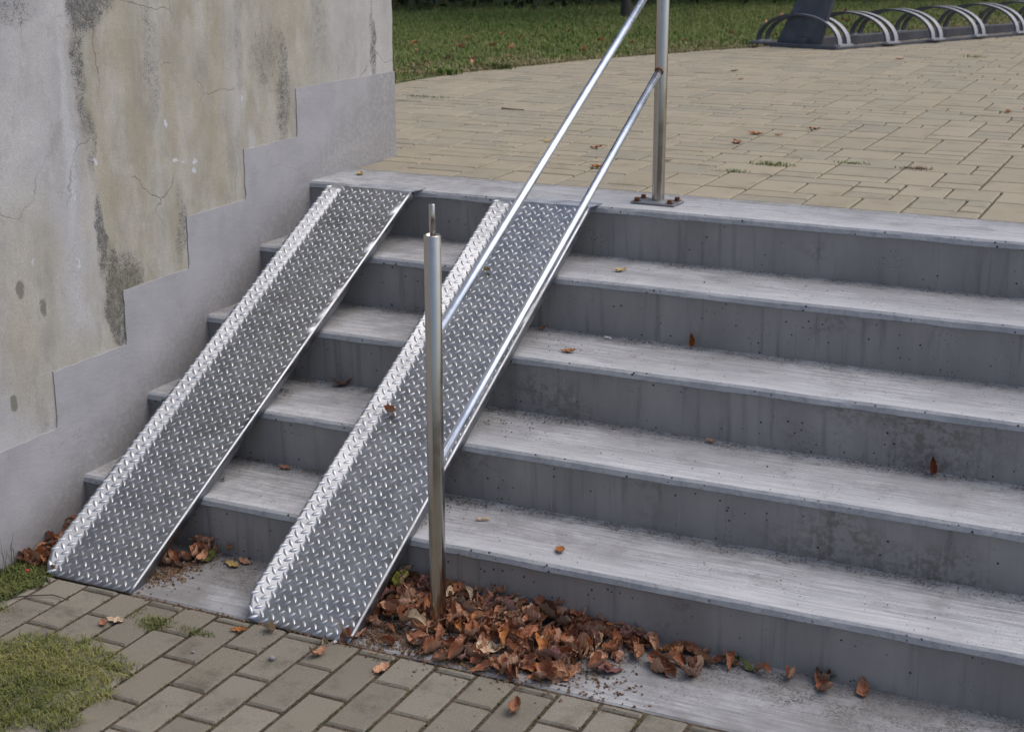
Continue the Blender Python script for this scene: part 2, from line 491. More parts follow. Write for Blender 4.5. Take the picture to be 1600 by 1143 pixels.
n_ = NT('cigarette_paper')
M['paper'] = n_.out(n_.mix(n_.noise(n_.coord('World'), 120, 3), (.55, .54, .52), (.72, .71, .70)), .8)
n_ = NT('cigarette_filter')
M['filter'] = n_.out(n_.mix(n_.noise(n_.coord('World'), 160, 3), (.42, .22, .09), (.52, .30, .14)), .8)
n_ = NT('stone')
M['stone'] = n_.out(n_.mix(n_.noise(n_.coord('World'), 90, 4), (.14, .14, .15), (.34, .34, .36)), .8, n_.bump(n_.noise(n_.coord('World'), 120, 4), .5, .004))
n_ = NT('red_berry')
M['red'] = n_.out((.42, .03, .03), .4)


# ------------------------------------------------------------------ mesh tools
def mesh(name, verts, faces, mats, smooth=False, fm=None):
    me = bpy.data.meshes.new(name)
    me.from_pydata([tuple(v) for v in verts] if not isinstance(verts, np.ndarray) else verts.tolist(), [],
                   faces if not isinstance(faces, np.ndarray) else faces.tolist())
    for m in (mats if isinstance(mats, (list, tuple)) else [mats]):
        me.materials.append(M[m] if isinstance(m, str) else m)
    if fm is not None:
        me.polygons.foreach_set('material_index', fm)
    if smooth:
        me.polygons.foreach_set('use_smooth', [True] * len(me.polygons))
    me.update()
    return me


def link(name, me, parent=None, loc=(0, 0, 0), rot=(0, 0, 0), **props):
    o = bpy.data.objects.new(name, me)
    COL.objects.link(o)
    o.location = loc
    o.rotation_euler = rot
    if parent is not None:
        o.parent = parent
    for k, v in props.items():
        o[k] = v
    return o


def thing(name, label, cat, loc=(0, 0, 0), group=None, rot=(0, 0, 0)):
    o = bpy.data.objects.new(name, None)
    o.empty_display_size = .1
    COL.objects.link(o)
    o.location = loc
    o.rotation_euler = rot
    o['label'] = label
    o['category'] = cat
    if group:
        o['group'] = group
    return o


def bm_mesh(name, bm, mats, smooth=False):
    me = bpy.data.meshes.new(name)
    bmesh.ops.recalc_face_normals(bm, faces=bm.faces)
    bm.to_mesh(me)
    bm.free()
    for m in (mats if isinstance(mats, (list, tuple)) else [mats]):
        me.materials.append(M[m])
    if smooth:
        me.polygons.foreach_set('use_smooth', [True] * len(me.polygons))
    return me


def box_bm(x0, x1, y0, y1, z0, z1, bev=0.0, seg=1):
    bm = bmesh.new()
    bmesh.ops.create_cube(bm, size=1)
    for v in bm.verts:
        v.co = Vector((x0 + (v.co.x + .5) * (x1 - x0), y0 + (v.co.y + .5) * (y1 - y0), z0 + (v.co.z + .5) * (z1 - z0)))
    if bev:
        bmesh.ops.bevel(bm, geom=list(bm.edges), offset=bev, segments=seg, affect='EDGES', profile=.5)
    return bm


def lathe(prof, seg=32, cap_top=True, cap_bot=True):
    """prof: list of (r, z) bottom to top, smooth groups by duplicated rings"""
    bm = bmesh.new()
    rings = []
    for r, z in prof:
        rings.append([bm.verts.new((r * math.cos(2 * math.pi * i / seg), r * math.sin(2 * math.pi * i / seg), z)) for i in range(seg)])
    for a, b in zip(rings, rings[1:]):
        for i in range(seg):
            f = bm.faces.new((a[i], a[(i + 1) % seg], b[(i + 1) % seg], b[i]))
            f.smooth = True
    if cap_bot:
        bm.faces.new(rings[0][::-1])
    if cap_top:
        bm.faces.new(rings[-1])
    return bm


def tube_obj(name, p0, p1, r, mat, parent, seg=28, bev=.001):
    p0, p1 = Vector(p0), Vector(p1)
    L = (p1 - p0).length
    bm = lathe([(r - bev, 0), (r, bev), (r, L - bev), (r - bev, L)], seg)
    me = bm_mesh(name, bm, mat)
    o = link(name, me, parent)
    q = (p1 - p0).to_track_quat('Z', 'Y')
    o.matrix_basis = Matrix.Translation(p0) @ q.to_matrix().to_4x4()
    return o


def fbm(x, y=0.0, z=0.0):
    return noise.noise(Vector((x, y, z))) + .5 * noise.noise(Vector((x * 2.1, y * 2.1 + 5, z * 2.1)))


# ------------------------------------------------------------------ levels
D, H = .2875, .15
NY = [-k * D + a for k, a in enumerate((.0018, -.0017, .0001, -.0023, .0021))]
NZ = [-k * H + a for k, a in enumerate((0, 0, -.0044, -.0062, -.0034))]
LOW = -.75


def grid_sheet(name, poly, z, mat, **kw):
    me = mesh(name, [(x, y, z) for x, y in poly], [list(range(len(poly)))], mat)
    return link(name, me, **kw)


grid_sheet('lower_ground', [(-.1, -1.0), (-.1, -250), (250, -250), (250, -1.0)], LOW - .0035, 'earth', kind='structure')
grid_sheet('upper_ground', [(-250, 250), (-250, -250), (-.25, -250), (-.25, .25), (250, .25), (250, 250)], -.016, 'sand', kind='structure')

# lawn edge (runs from behind the wall corner past the bicycle rack)
EDGE = [(-1.25, -3), (-1.20, 1.2), (-1.111, 2.539), (-1.04, 3.12), (-.90, 3.5), (-.745, 3.93), (-.409, 4.59), (-.049, 5.214), (.408, 5.977), (1.183, 7.625), (1.75, 9.2), (2.6, 12.0)]


def edge_x(y):
    for (x0, y0), (x1, y1) in zip(EDGE, EDGE[1:]):
        if y0 <= y <= y1:
            return x0 + (x1 - x0) * (y - y0) / (y1 - y0)
    return EDGE[-1][0] + (y - 12) * .35 if y > 12 else -1.25


lawn_poly = [(-240, -3)] + [(x - .0, y) for x, y in EDGE] + [(240, 12.0), (240, 240), (-240, 240)]
# a subdivided strip near the camera keeps the ground uneven
link('lawn', mesh('lawn', [(x, y, .004) for x, y in lawn_poly], [list(range(len(lawn_poly)))], 'lawnsoil'), kind='structure')


# ------------------------------------------------------------------ stairs
def step_mesh(k):
    """solid step with worn nosing; local origin at its front top edge"""
    xs = list(np.arange(0.0, 3.0, .012)) + list(np.arange(3.0, 7.01, .25))
    depth = D + .02 if k else .268
    drop = H + .006
    V, F, FM = [], [], []
    rows = 10
    for i, x in enumerate(xs):
        s = k * 13.7
        wob = .0022 * fbm(x * 3.1, s) + .0011 * fbm(x * 17, s + 3)
        chip = max(0, fbm(x * 24, s + 9) - .62) * .010
        zw = .0014 * fbm(x * 4.3, s + 20)
        c = .0105 + .0016 * fbm(x * 9, s + 5) + chip
        lip = .0185 + .0022 * fbm(x * 7, s + 8)
        V += [(x, depth, zw * .4), (x, depth * .55, zw), (x, c + .012, zw), (x, c + wob, zw - .0006),
              (x, .0035 + wob + chip * .4, zw - c * .62), (x, wob + chip, -lip), (x, .0045 + wob, -lip - .0035),
              (x, .0065 + wob * .6, -lip - .02), (x, .011, -drop), (x, depth, -drop)]
    for i in range(len(xs) - 1):
        a, b = i * rows, (i + 1) * rows
        for j in range(rows):
            j2 = (j + 1) % rows
            F.append((a + j, a + j2, b + j2, b + j))
            FM.append(0 if j < 3 else (1 if j < 6 else 2))
    F.append(tuple(range(rows))[::-1])
    FM.append(2)
    F.append(tuple((len(xs) - 1) * rows + j for j in range(rows)))
    FM.append(2)
    me = mesh('step', V, F, ['tread', 'lip', 'riser'], True, FM)
    me.set_sharp_from_angle(angle=R(32))
    return me


stairs = thing('concrete_stairs', 'grey concrete flight of five steps with pale worn treads beside the wall', 'stairs', (0, 0, 0))
for k in range(5):
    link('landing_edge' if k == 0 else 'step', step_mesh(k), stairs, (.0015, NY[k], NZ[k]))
# foot slab before the lowest riser
xs = list(np.arange(0.0, 3.0, .03)) + [3.5, 5, 7]
V, F = [], []
for x in xs:
    e = .003 * fbm(x * 6, 77)
    V += [(x, -1.12, LOW - .03), (x, -1.12, LOW + .001), (x, -1.30, LOW + .001), (x, -1.425 + e, LOW + .0005), (x, -1.433 + e, LOW - .006), (x, -1.433 + e, LOW - .03)]
for i in range(len(xs) - 1):
    a, b = i * 6, i * 6 + 6
    for j in range(5):
        F.append((a + j, a + j + 1, b + j + 1, b + j))
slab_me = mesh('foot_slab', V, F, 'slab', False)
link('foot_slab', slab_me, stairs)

# ------------------------------------------------------------------ side wall with stepped grey render
wall = thing('plastered_wall', 'tall weathered beige plaster wall with a stepped smooth grey band above the stairs', 'wall', (0, 0, LOW))
ys = [-9, -6, -4, -3, -2.5, -2.2] + list(np.arange(-2.0, .5623, .02)) + [.5623]
zs = [-.9] + list(np.arange(-.78, .80, .02)) + [1.0, 1.3, 1.7, 1.9]
V, F = [], []
for z in zs:
    for y in ys:
        rr = .0016 * fbm(y * 5, z * 5) + .0008 * fbm(y * 19, z * 19)
        yy = y
        if y > .55:
            yy = y + .0035 * fbm(z * 9, 2) + .002 * fbm(z * 40, 8) + (.006 * math.sin(z * 4))
            rr -= .004
        V.append((rr - .001, yy, z))
nY = len(ys)
for j in range(len(zs) - 1):
    for i in range(nY - 1):
        F.append((j * nY + i, j * nY + i + 1, (j + 1) * nY + i + 1, (j + 1) * nY + i))
base = len(V)
for z in (zs[0], zs[-1]):
    for y in (ys[0], ys[-1]):
        V.append((-.34, y, z))
b0, b1, b2, b3 = base, base + 1, base + 2, base + 3
n0 = (len(zs) - 1) * nY
F.append(tuple([n0 + i for i in range(nY)] + [b3, b2]))
F.append(tuple([(len(zs) - 1 - j) * nY + nY - 1 for j in range(len(zs))][::-1] + [b3, b1])[::-1])
F.append((b0, b2, b3, b1))
F.append(tuple([j * nY for j in range(len(zs))] + [b2, b0]))
w_me = mesh('plaster_face', V, F, 'old', True)
w_me.set_sharp_from_angle(angle=R(40))
link('plaster_face', w_me, wall, (0, 0, -LOW))
# stepped band, a thin coat of render standing proud; its top follows the steps
pts = [(.5665, -.02)]
pts_top = []
edges = [(-.055 - .2925 * k) for k in range(5)]
tops = [.294 - .149 * k for k in range(6)]
outline = [(.566, -.05)]
y = .566
while y > edges[0]:
    outline.append((y, tops[0] - (.566 - y) * -.012))
    y -= .03
for k in range(5):
    e = edges[k]
    outline.append((e, tops[k] + .006))
    steps_ = 5
    steps_ = 9
    for s_ in range(1, steps_):
        zz = tops[k] + (tops[k + 1] - tops[k]) * s_ / steps_
        outline.append((e + .005 * fbm(zz * 30, k), zz))
    nxt = edges[k + 1] if k < 4 else -9
    yy = e - .004
    while yy > max(nxt, -1.8) + .01:
        outline.append((yy, tops[k + 1] + .0035 * fbm(yy * 25, k) + .004))
        yy -= .03
outline.append((-9, tops[5]))
outline += [(-9, -.9), (-1.5, -.9), (.3, -.9)]
bm = bmesh.new()
fr = [bm.verts.new((.0024, a, b)) for a, b in outline]
f = bm.faces.new(fr)
ext = bmesh.ops.extrude_face_region(bm, geom=[f])
for v in [g for g in ext['geom'] if isinstance(g, bmesh.types.BMVert)]:
    v.co.x = -.02
bmesh.ops.triangulate(bm, faces=[f for f in bm.faces if len(f.verts) > 4])
link('grey_render_band', bm_mesh('grey_render_band', bm, 'band'), wall, (0, 0, -LOW))

# retaining wall that carries the upper level to the right of the stairs
rw = link('retaining_wall', bm_mesh('retaining_wall', box_bm(7.002, 60, .0, .3, -.9, -.001, .01), 'riser'))
rw['label'] = 'plain grey concrete retaining wall continuing beyond the right end of the stairs'
rw['category'] = 'wall'


# ------------------------------------------------------------------ paving
def block_verts(w, l, h, c=.0035):
    """a paving block with a chamfered rim, centred, top at z=0: 12 verts, 9 faces"""
    a, b = w / 2, l / 2
    V = [(-a, -b, -h), (a, -b, -h), (a, b, -h), (-a, b, -h),
         (-a, -b, -c), (a, -b, -c), (a, b, -c), (-a, b, -c),
         (-a + c, -b + c, 0), (a - c, -b + c, 0), (a - c, b - c, 0), (-a + c, b - c, 0)]
    F = []
    for k in (0, 4):
        for i in range(4):
            F.append((k + i, k + (i + 1) % 4, k + 4 + (i + 1) % 4, k + 4 + i))
    F.append((8, 9, 10, 11))
    return V, F


cam_inv = cam.matrix_world.inverted()


def screen_size(x, y, z, w, l):
    v = cam_inv @ Vector((x, y, z))
    if v.z > -.1:
        return 0, False
    px, py = v.x / -v.z * 1.5, v.y / -v.z * 1.5
    inside = abs(px) < .54 and -.42 < py < .38
    return (w * l / (v.z * v.z)) * abs((CAM.z - z)) / abs(v.z), inside


def lay(parent, blocks, mat, gap, name='paving_block', limit=290, c=.0035, hide=None):
    scored = []
    for (x, y, z, w, l) in blocks:
        s, ins = screen_size(x, y, z, w, l)
        scored.append((s if ins else -1, (x, y, z, w, l)))
    scored.sort(key=lambda t: -t[0])
    cache = {}
    V, F = [], []
    n = 0
    for s, (x, y, z, w, l) in scored:
        jz = random.uniform(-.0012, .0012)
        jr = random.uniform(-.006, .006)
        if s > 0 and n < limit:
            key = (round(w, 4), round(l, 4))
            if key not in cache:
                v, f = block_verts(w - gap, l - gap, .03, c)
                cache[key] = mesh(name, v, f, mat)
            link(name, cache[key], parent, (x, y, z + jz), (random.uniform(-.004, .004), random.uniform(-.004, .004), jr))
            n += 1
        else:
            v, f = block_verts(w - gap, l - gap, .02, c)
            b = len(V)
            V += [(x + p[0], y + p[1], z + jz + p[2]) for p in v]
            F += [tuple(i + b for i in q) for q in f]
    if V:
        link('far_paving_blocks', mesh('far_paving_blocks', V, F, mat), parent, kind='stuff')


# upper level: three sizes of tan block laid in a mixed pattern
up_p = bpy.data.objects.new('upper_paving', None)
COL.objects.link(up_p)
up_p['kind'] = 'structure'
UX, UY = .0725, .093
x0, y0 = -1.30, .272
nx, ny = 90, 96
occ = np.zeros((nx + 6, ny + 6), bool)
blocks = []
rnd = random.Random(11)
kinds = [(2, 3), (2, 2), (3, 1), (2, 1), (3, 1), (2, 1), (4, 1), (3, 2), (2, 2)]
for j in range(ny):
    for i in range(nx):
        if occ[i, j]:
            continue
        opts = kinds[:]
        rnd.shuffle(opts)
        done = False
        for (a, b) in opts:
            if not occ[i:i + a, j:j + b].any():
                occ[i:i + a, j:j + b] = True
                done = True
                break
        if not done:
            a = b = 1
            occ[i, j] = True
        cx, cyy = x0 + (i + a / 2) * UX, y0 + (j + b / 2) * UY
        if cx > edge_x(cyy) - .12 and not (cx < .02 and cyy < .6 and cx < -.03):
            blocks.append((cx, cyy, .0, a * UX, b * UY))
lay(up_p, blocks, 'paver_up', .0075)
# the paving further right and beyond reads as a plain sheet
far_x = x0 + nx * UX
for nm, poly in (('far_paving', [(far_x, .272), (60, .272), (60, 12), (far_x, 12)]),):
    grid_sheet(nm, poly, -.004, 'paver_up', kind='structure')

# lower level: grey blocks in running bond, wide mossy joints
low_p = bpy.data.objects.new('lower_paving', None)
COL.objects.link(low_p)
low_p['kind'] = 'structure'
blocks = []
CWX, CLY = .0968, .195
for c in range(-3, 42):
    cx = .252 + CWX * (c + .5)
    joint = -1.657 if c % 2 == 0 else -1.560
    tops_ = joint + CLY
    ytop = -1.436
    # first (cut) block against the slab
    y_hi = ytop
    y_lo = joint if joint > ytop - CLY * 1.2 else joint
    seq = []
    yy = joint
    while yy + CLY < ytop:
        yy += CLY
    if ytop - yy > .02:
        seq.append((yy, ytop))
    while yy > -4.2:
        seq.append((yy - CLY, yy))
        yy -= CLY
    for (a, b) in seq:
        if cx - CWX / 2 < .0:
            continue
        blocks.append((cx, (a + b) / 2, LOW + .001, CWX, b - a))
lay(low_p, blocks, 'paver_low', .0085, limit=290, c=.0045)
grid_sheet('far_lower_paving', [(.0, -4.3), (.0, -60), (60, -60), (60, -4.3)], LOW - .004, 'paver_low', kind='structure')


# ------------------------------------------------------------------ tread plate ramps
RL = 1.565                                       # length up the slope
NRM = Vector((0, -.4836, .8753))
TUP = Vector((0, .8753, .4836))


def ramp_surface(w):
    """cross-section: returns (x, n) for the sheet at developed width w (0 = outer edge of raised side)"""
    fl, ang, rad = .052, R(24), .016
    if w < fl:
        # raised side, straight then rolled into the floor
        d = fl - w
        if d < rad * ang:
            a = d / rad
            return -(rad * math.sin(a)), rad * (1 - math.cos(a))
        e = d - rad * ang
        return -(rad * math.sin(ang) + e * math.cos(ang)), rad * (1 - math.cos(ang)) + e * math.sin(ang)
    return w - fl, 0.0


def make_ramp(name, label, xb, xt, width, yb=-1.4365, zb=LOW + .002):
    """xb / xt: x of the fold line at the foot and at the head"""
    root = thing(name, label, 'ramp', (xb, yb, zb), 'pair of tread plate wheel ramps over the steps')
    FL = .052
    sk = math.atan2(xt - xb, RL)
    wid = width

    def P(s, w, lift=0.0):
        x, nn = ramp_surface(w)
        x2, nn2 = ramp_surface(w + .001)
        tx = Vector((x2 - x, nn2 - nn)).normalized()
        nx_, nnn = -tx.y, tx.x
        x += nx_ * lift
        nn += nnn * lift
        p = Vector((x + (xt - xb) * s / RL, 0, 0)) + TUP * s + NRM * (nn)
        return p

    # outline limits per width position: foot and head trimmed on the raised side
    def s_lo(w):
        if w >= FL - .004:
            return 0.0
        t = (FL - .004 - w) / (FL - .004)
        if t < .35:
            return .002 * (t / .35)
        return .002 + .066 * ((t - .35) / .65) ** 1.8

    def s_hi(w):
        if w >= FL:
            return RL
        t = (FL - w) / FL
        return RL - .002 - .012 * t - (.010 * max(0, t - .8) / .2)

    bm = bmesh.new()
    ws = list(np.linspace(0, FL - .0075, 9)) + list(np.linspace(FL - .0065, FL, 6)) + list(np.linspace(FL, FL + wid - .006, 10))[1:]
    ns = 60
    gridv = []
    for i, w in enumerate(ws):
        row = []
        a, b = s_lo(w), s_hi(w)
        for j in range(ns + 1):
            t = j / ns
            t = t * .9 + .1 * (t * t * (3 - 2 * t))
            s = a + (b - a) * t
            row.append(bm.verts.new(P(s, w) + NRM * (.0011 * fbm(s * 4, w * 16, xb))))
        gridv.append(row)
    # right side: rolled edge, then a skirt turned down
    xr = wid
    for q in range(5):
        a = q / 4 * math.pi / 2
        row = []
        for j in range(ns + 1):
            t = j / ns
            s = RL * (t * .9 + .1 * (t * t * (3 - 2 * t)))
            wobl = .0007 * fbm(s * 22, 3, xb)
            row.append(bm.verts.new(Vector((xr - .006 + .006 * math.sin(a) + (xt - xb) * s / RL + wobl, 0, 0)) + TUP * s + NRM * (-.006 + .006 * math.cos(a) + wobl)))
        gridv.append(row)
    row = []
    for j in range(ns + 1):
        t = j / ns
        s = RL * (t * .9 + .1 * (t * t * (3 - 2 * t)))
        dp = min(.024, .006 + s * .5)
        row.append(bm.verts.new(Vector((xr + (xt - xb) * s / RL, 0, 0)) + TUP * s + NRM * (-dp)))
    gridv.append(row)
    for a, b in zip(gridv, gridv[1:]):
        for j in range(ns):
            f = bm.faces.new((a[j], b[j], b[j + 1], a[j + 1]))
            f.smooth = True
    me = bpy.data.meshes.new('ramp_plate')
    bm.to_mesh(me)
    bm.free()
    me.materials.append(M['plate'])
    me.set_sharp_from_angle(angle=R(60))
    pl = link('plate', me, root)
    sol = pl.modifiers.new('solid', 'SOLIDIFY')
    sol.thickness = .0032
    sol.offset = -1
    # tongue lying on the landing
    top = Vector((xt - xb, 0, 0)) + TUP * RL
    land = -zb + .003
    bmt = bmesh.new()
    vs_ = []
    for (dx, dy, dz) in ((.004, 0, 0), (width - .006, 0, 0), (width - .002, .10, None), (.004, .09, None)):
        z = top.z - .0005 if dz is not None else land + .0005
        vs_.append(bmt.verts.new((top.x + dx, top.y + dy, z)))
    lo = [bmt.verts.new((v.co.x, v.co.y, v.co.z - .0032)) for v in vs_]
    bmt.faces.new(vs_)
    bmt.faces.new(lo[::-1])
    for i in range(4):
        bmt.faces.new((vs_[i], lo[i], lo[(i + 1) % 4], vs_[(i + 1) % 4]))
    link('landing_tongue', bm_mesh('landing_tongue', bmt, 'tab'), root)
    # raised lozenges: two directions, alternating
    p = .0288
    seg_u, seg_v = 8, 4
    V, F = [], []
    Ls, Ws, Hs = .0124, .0050, .0023
    nrow = int(RL / p) + 2
    ncol = int((FL + wid) / p) + 2
    for half in (0, 1):
        for j in range(-1, nrow):
            for i in range(-1, ncol):
                s = (j + .5 * half) * p + .010
                w = (i + .5 * half) * p + .006
                if w < .004 or w > FL + wid - .005:
                    continue
                if s < s_lo(min(w, FL)) + .006 or s > s_hi(min(w, FL + .01)) - .007:
                    continue
                an = R(45 if half == 0 else -45) + random.uniform(-.03, .03)
                hs = Hs * random.uniform(.85, 1.1)
                ca, sa = math.cos(an), math.sin(an)
                b = len(V)
                for u in range(seg_u + 1):
                    tu = -1 + 2 * u / seg_u
                    hw = Ws * (1 - abs(tu) ** 1.9) + .0002
                    for v in range(seg_v + 1):
                        tv = -1 + 2 * v / seg_v
                        hh = hs * (1 - tv * tv) * (1 - abs(tu) ** 2.4)
                        lu, lv = tu * Ls, tv * hw
                        dw, ds = lu * ca - lv * sa, lu * sa + lv * ca
                        ww = min(max(w + dw, .0), FL + wid - .001)
                        base_p = P(s + ds, ww)
                        x_, n_a = ramp_surface(ww)
                        x_b, n_b = ramp_surface(ww + .0006)
                        tt = Vector((x_b - x_, n_b - n_a)).normalized()
                        nd = Vector((-tt.y, 0, 0)) + NRM * tt.x
                        V.append(base_p + nd * (hh - .0001))
                for u in range(seg_u):
                    for v in range(seg_v):
                        q = b + u * (seg_v + 1) + v
                        F.append((q, q + seg_v + 1, q + seg_v + 2, q + 1))
    link('raised_studs', mesh('raised_studs', V, F, 'stud', True), root, kind='stuff')
    return root


make_ramp('wheel_ramp', 'tread plate wheel ramp nearest the plaster wall', .146, .180, .232)
make_ramp('wheel_ramp', 'tread plate wheel ramp passing behind the front handrail post', .747, .756, .245)

# ------------------------------------------------------------------ handrail
PX, P1Y, P2Y = 1.1373, -1.2785, .1306
hr = thing('handrail', 'stainless steel handrail with two sloping rails between two round posts', 'handrail', (PX, P1Y, LOW))
off = Vector((-PX, -P1Y, -LOW))


def hrl(v):
    return Vector(v) + off


TOP1 = .173
bm = lathe([(.0187, 0), (.0187, TOP1 - LOW - .0015), (.0175, TOP1 - LOW), (.0158, TOP1 - LOW), (.0155, TOP1 - LOW - .05)], 36, False, False)
link('post', bm_mesh('post', bm, 'steel'), hr, hrl((PX, P1Y, LOW)))
me = bm_mesh('post_cap', lathe([(.0157, 0), (.0157, .004)], 32), 'steel')
link('post_cap', me, hr, hrl((PX, P1Y, TOP1 - .012)))
tube_obj('support_pin', hrl((PX, P1Y, TOP1 - .012)), hrl((PX, P1Y, .240)), .0068, 'steel', hr, 20)
TOP2 = .923
bm = lathe([(.0187, 0), (.0187, TOP2 - .0015), (.0175, TOP2), (.0158, TOP2), (.0155, TOP2 - .05)], 36, False, False)
link('post', bm_mesh('post', bm, 'steel'), hr, hrl((PX, P2Y, .006)))
link('post_cap', me, hr, hrl((PX, P2Y, TOP2 - .006)))
tube_obj('support_pin', hrl((PX, P2Y, TOP2 - .006)), hrl((PX, P2Y, TOP2 + .07)), .0068, 'steel', hr, 20)


def rz(y, a, b):
    return a[1] + (b[1] - a[1]) * (y - a[0]) / (b[0] - a[0])


A, B = (-1.235, -.333), (.123, .392)
tube_obj('rail', hrl((PX, P1Y + .012, rz(P1Y + .012, A, B))), hrl((PX, P2Y - .012, rz(P2Y - .012, A, B))), .0107, 'rail', hr, 28)
link('weld_collar', bm_mesh('weld_collar', lathe([(.0107, -.004), (.0135, -.002), (.0135, .003), (.011, .005)], 20), 'bolt'), hr,
     hrl((PX, P2Y - .0195, rz(P2Y - .0195, A, B))), (-R(62), 0, 0))
A2, B2 = (-1.227, -.033), (-.03, .596)
tube_obj('rail', hrl((PX, P1Y + .012, rz(P1Y + .012, A2, B2))), hrl((PX, P2Y - .012, rz(P2Y - .012, A2, B2))), .0107, 'rail', hr, 28)
pl = link('base_plate', bm_mesh('base_plate', box_bm(-.066, .072, -.043, .036, 0, .006, .001), 'rust'), hr, hrl((PX, P2Y - .010, .0012)), (0, 0, -.06))
bolt_me = None
for (dx, dy) in ((-.051, -.030), (-.050, .022), (.052, -.032), (.056, .022)):
    if bolt_me is None:
        bm = bmesh.new()
        bmesh.ops.create_cone(bm, cap_ends=True, segments=6, radius1=.0085, radius2=.008, depth=.010)
        bmesh.ops.bevel(bm, geom=list(bm.edges), offset=.0008, segments=1, affect='EDGES')
        bmesh.ops.create_cone(bm, cap_ends=True, segments=16, radius1=.0115, radius2=.0115, depth=.002, matrix=Matrix.Translation((0, 0, -.0055)))
        bolt_me = bm_mesh('bolt', bm, 'bolt')
    link('bolt', bolt_me, hr, hrl((PX + dx, P2Y - .010 + dy, .0132)), (0, 0, random.random()))


# ------------------------------------------------------------------ blades of grass
def blades(name, pts, hmin, hmax, width, mat, lean=.5, parent=None, clump=0.0, **props):
    """pts: (n,3) roots; each blade is a bent tapering strip"""
    n = len(pts)
    pts = np.asarray(pts, float)
    az = RNG.uniform(0, 2 * np.pi, n)
    h = RNG.uniform(hmin, hmax, n)
    ln = RNG.uniform(.1, 1, n) * lean
    w = width * RNG.uniform(.6, 1.2, n)
    dx, dy = np.cos(az), np.sin(az)
    px, py = -dy, dx
    V = np.zeros((n, 5, 3))
    V[:, 0] = pts + np.stack([px * w / 2, py * w / 2, 0 * w], 1)
    V[:, 1] = pts - np.stack([px * w / 2, py * w / 2, 0 * w], 1)
    mid = pts + np.stack([dx * h * ln * .35, dy * h * ln * .35, h * .6], 1)
    V[:, 2] = mid - np.stack([px * w * .38, py * w * .38, 0 * w], 1)
    V[:, 3] = mid + np.stack([px * w * .38, py * w * .38, 0 * w], 1)
    V[:, 4] = pts + np.stack([dx * h * ln, dy * h * ln, h * (1 - .35 * ln)], 1)
    Vf = V.reshape(-1, 3)
    faces = []
    for i in range(n):
        b = 5 * i
        faces.append((b, b + 1, b + 2, b + 3))
        faces.append((b + 3, b + 2, b + 4))
    me = mesh(name, Vf, faces, mat, False)
    return link(name, me, parent, **props)


# the lawn beyond the paving
pts = []
tries = 0
while len(pts) < 62000:
    y = 2.3 + 11.5 * random.random() ** 1.35
    ex = edge_x(y)
    x = random.uniform(-5.5, ex + .02)
    # keep to what the picture can see
    v = cam_inv @ Vector((x, y, 0))
    px, py = v.x / -v.z * 1.5, v.y / -v.z * 1.5
    if not (-.2 < px < .56 and py < .40):
        continue
    d = noise.noise(Vector((x * 1.7, y * 1.7, 0)))
    dist = ex - x
    if random.random() > .45 + .55 * min(1, dist / .35) + d * .2 - (.3 if dist < .08 else 0):
        continue
    pts.append((x, y, .002))
blades('lawn_grass', pts, .010, .036, .006, 'grass', 1.0, kind='stuff')

pts = []
while len(pts) < 13000:
    y = random.uniform(2.3, 8.5)
    x = edge_x(y) - abs(random.gauss(0, .30)) + .03
    if noise.noise(Vector((x * 2, y * 2, 4))) > -.1 + random.uniform(-.2, .3):
        pts.append((x, y, .002))
blades('dry_edge_grass', pts, .008, .026, .006, 'straw', 1.6, kind='stuff')

# ------------------------------------------------------------------ hedge, trees behind
def leaf_mass(name, n, sampler, size, mat, parent=None, **props):
    V = np.zeros((n, 4, 3))
    for i in range(n):
        c = sampler()
        a = RNG.normal(size=3)
        a /= np.linalg.norm(a)
        b = np.cross(a, RNG.normal(size=3))
        b /= np.linalg.norm(b)
        s = size * RNG.uniform(.6, 1.3)
        V[i, 0] = c + a * s
        V[i, 1] = c + b * s * .5
        V[i, 2] = c - a * s
        V[i, 3] = c - b * s * .5
    F = np.arange(n * 4).reshape(n, 4)
    return link(name, mesh(name, V.reshape(-1, 3), F, mat), parent, **props)


hA, hB = np.array([-7.9, 3.3]), np.array([.8, 10.9])
hdir = (hB - hA) / np.linalg.norm(hB - hA)
hn = np.array([-hdir[1], hdir[0]])
hlen = np.linalg.norm(hB - hA)
hedge = thing('hedge', 'dark dense hedge row at the far side of the lawn', 'hedge', (-4, 7.5, 0))


def hs_():
    t = RNG.uniform(0, hlen)
    z = RNG.uniform(0, 1) ** .8 * (2.3 + .2 * math.sin(t * 2))
    dep = RNG.uniform(0, 1) ** 1.5 * 1.0 + .12 * math.sin(t * 5 + z * 3) - .1 + .35 * min(1, z)
    p = hA + hdir * t + hn * dep
    return np.array([p[0] + 4, p[1] - 7.5, z])


leaf_mass('foliage', 26000, hs_, .05, 'hedge', hedge)
bm = bmesh.new()
for t in np.arange(.3, hlen, .7):
    p = hA + hdir * t + hn * .85
    m = Matrix.Translation((p[0] + 4, p[1] - 7.5, .7))
    bmesh.ops.create_cone(bm, cap_ends=True, segments=7, radius1=.035, radius2=.012, depth=1.4, matrix=m)
link('stems', bm_mesh('stems', bm, 'bark'), hedge)


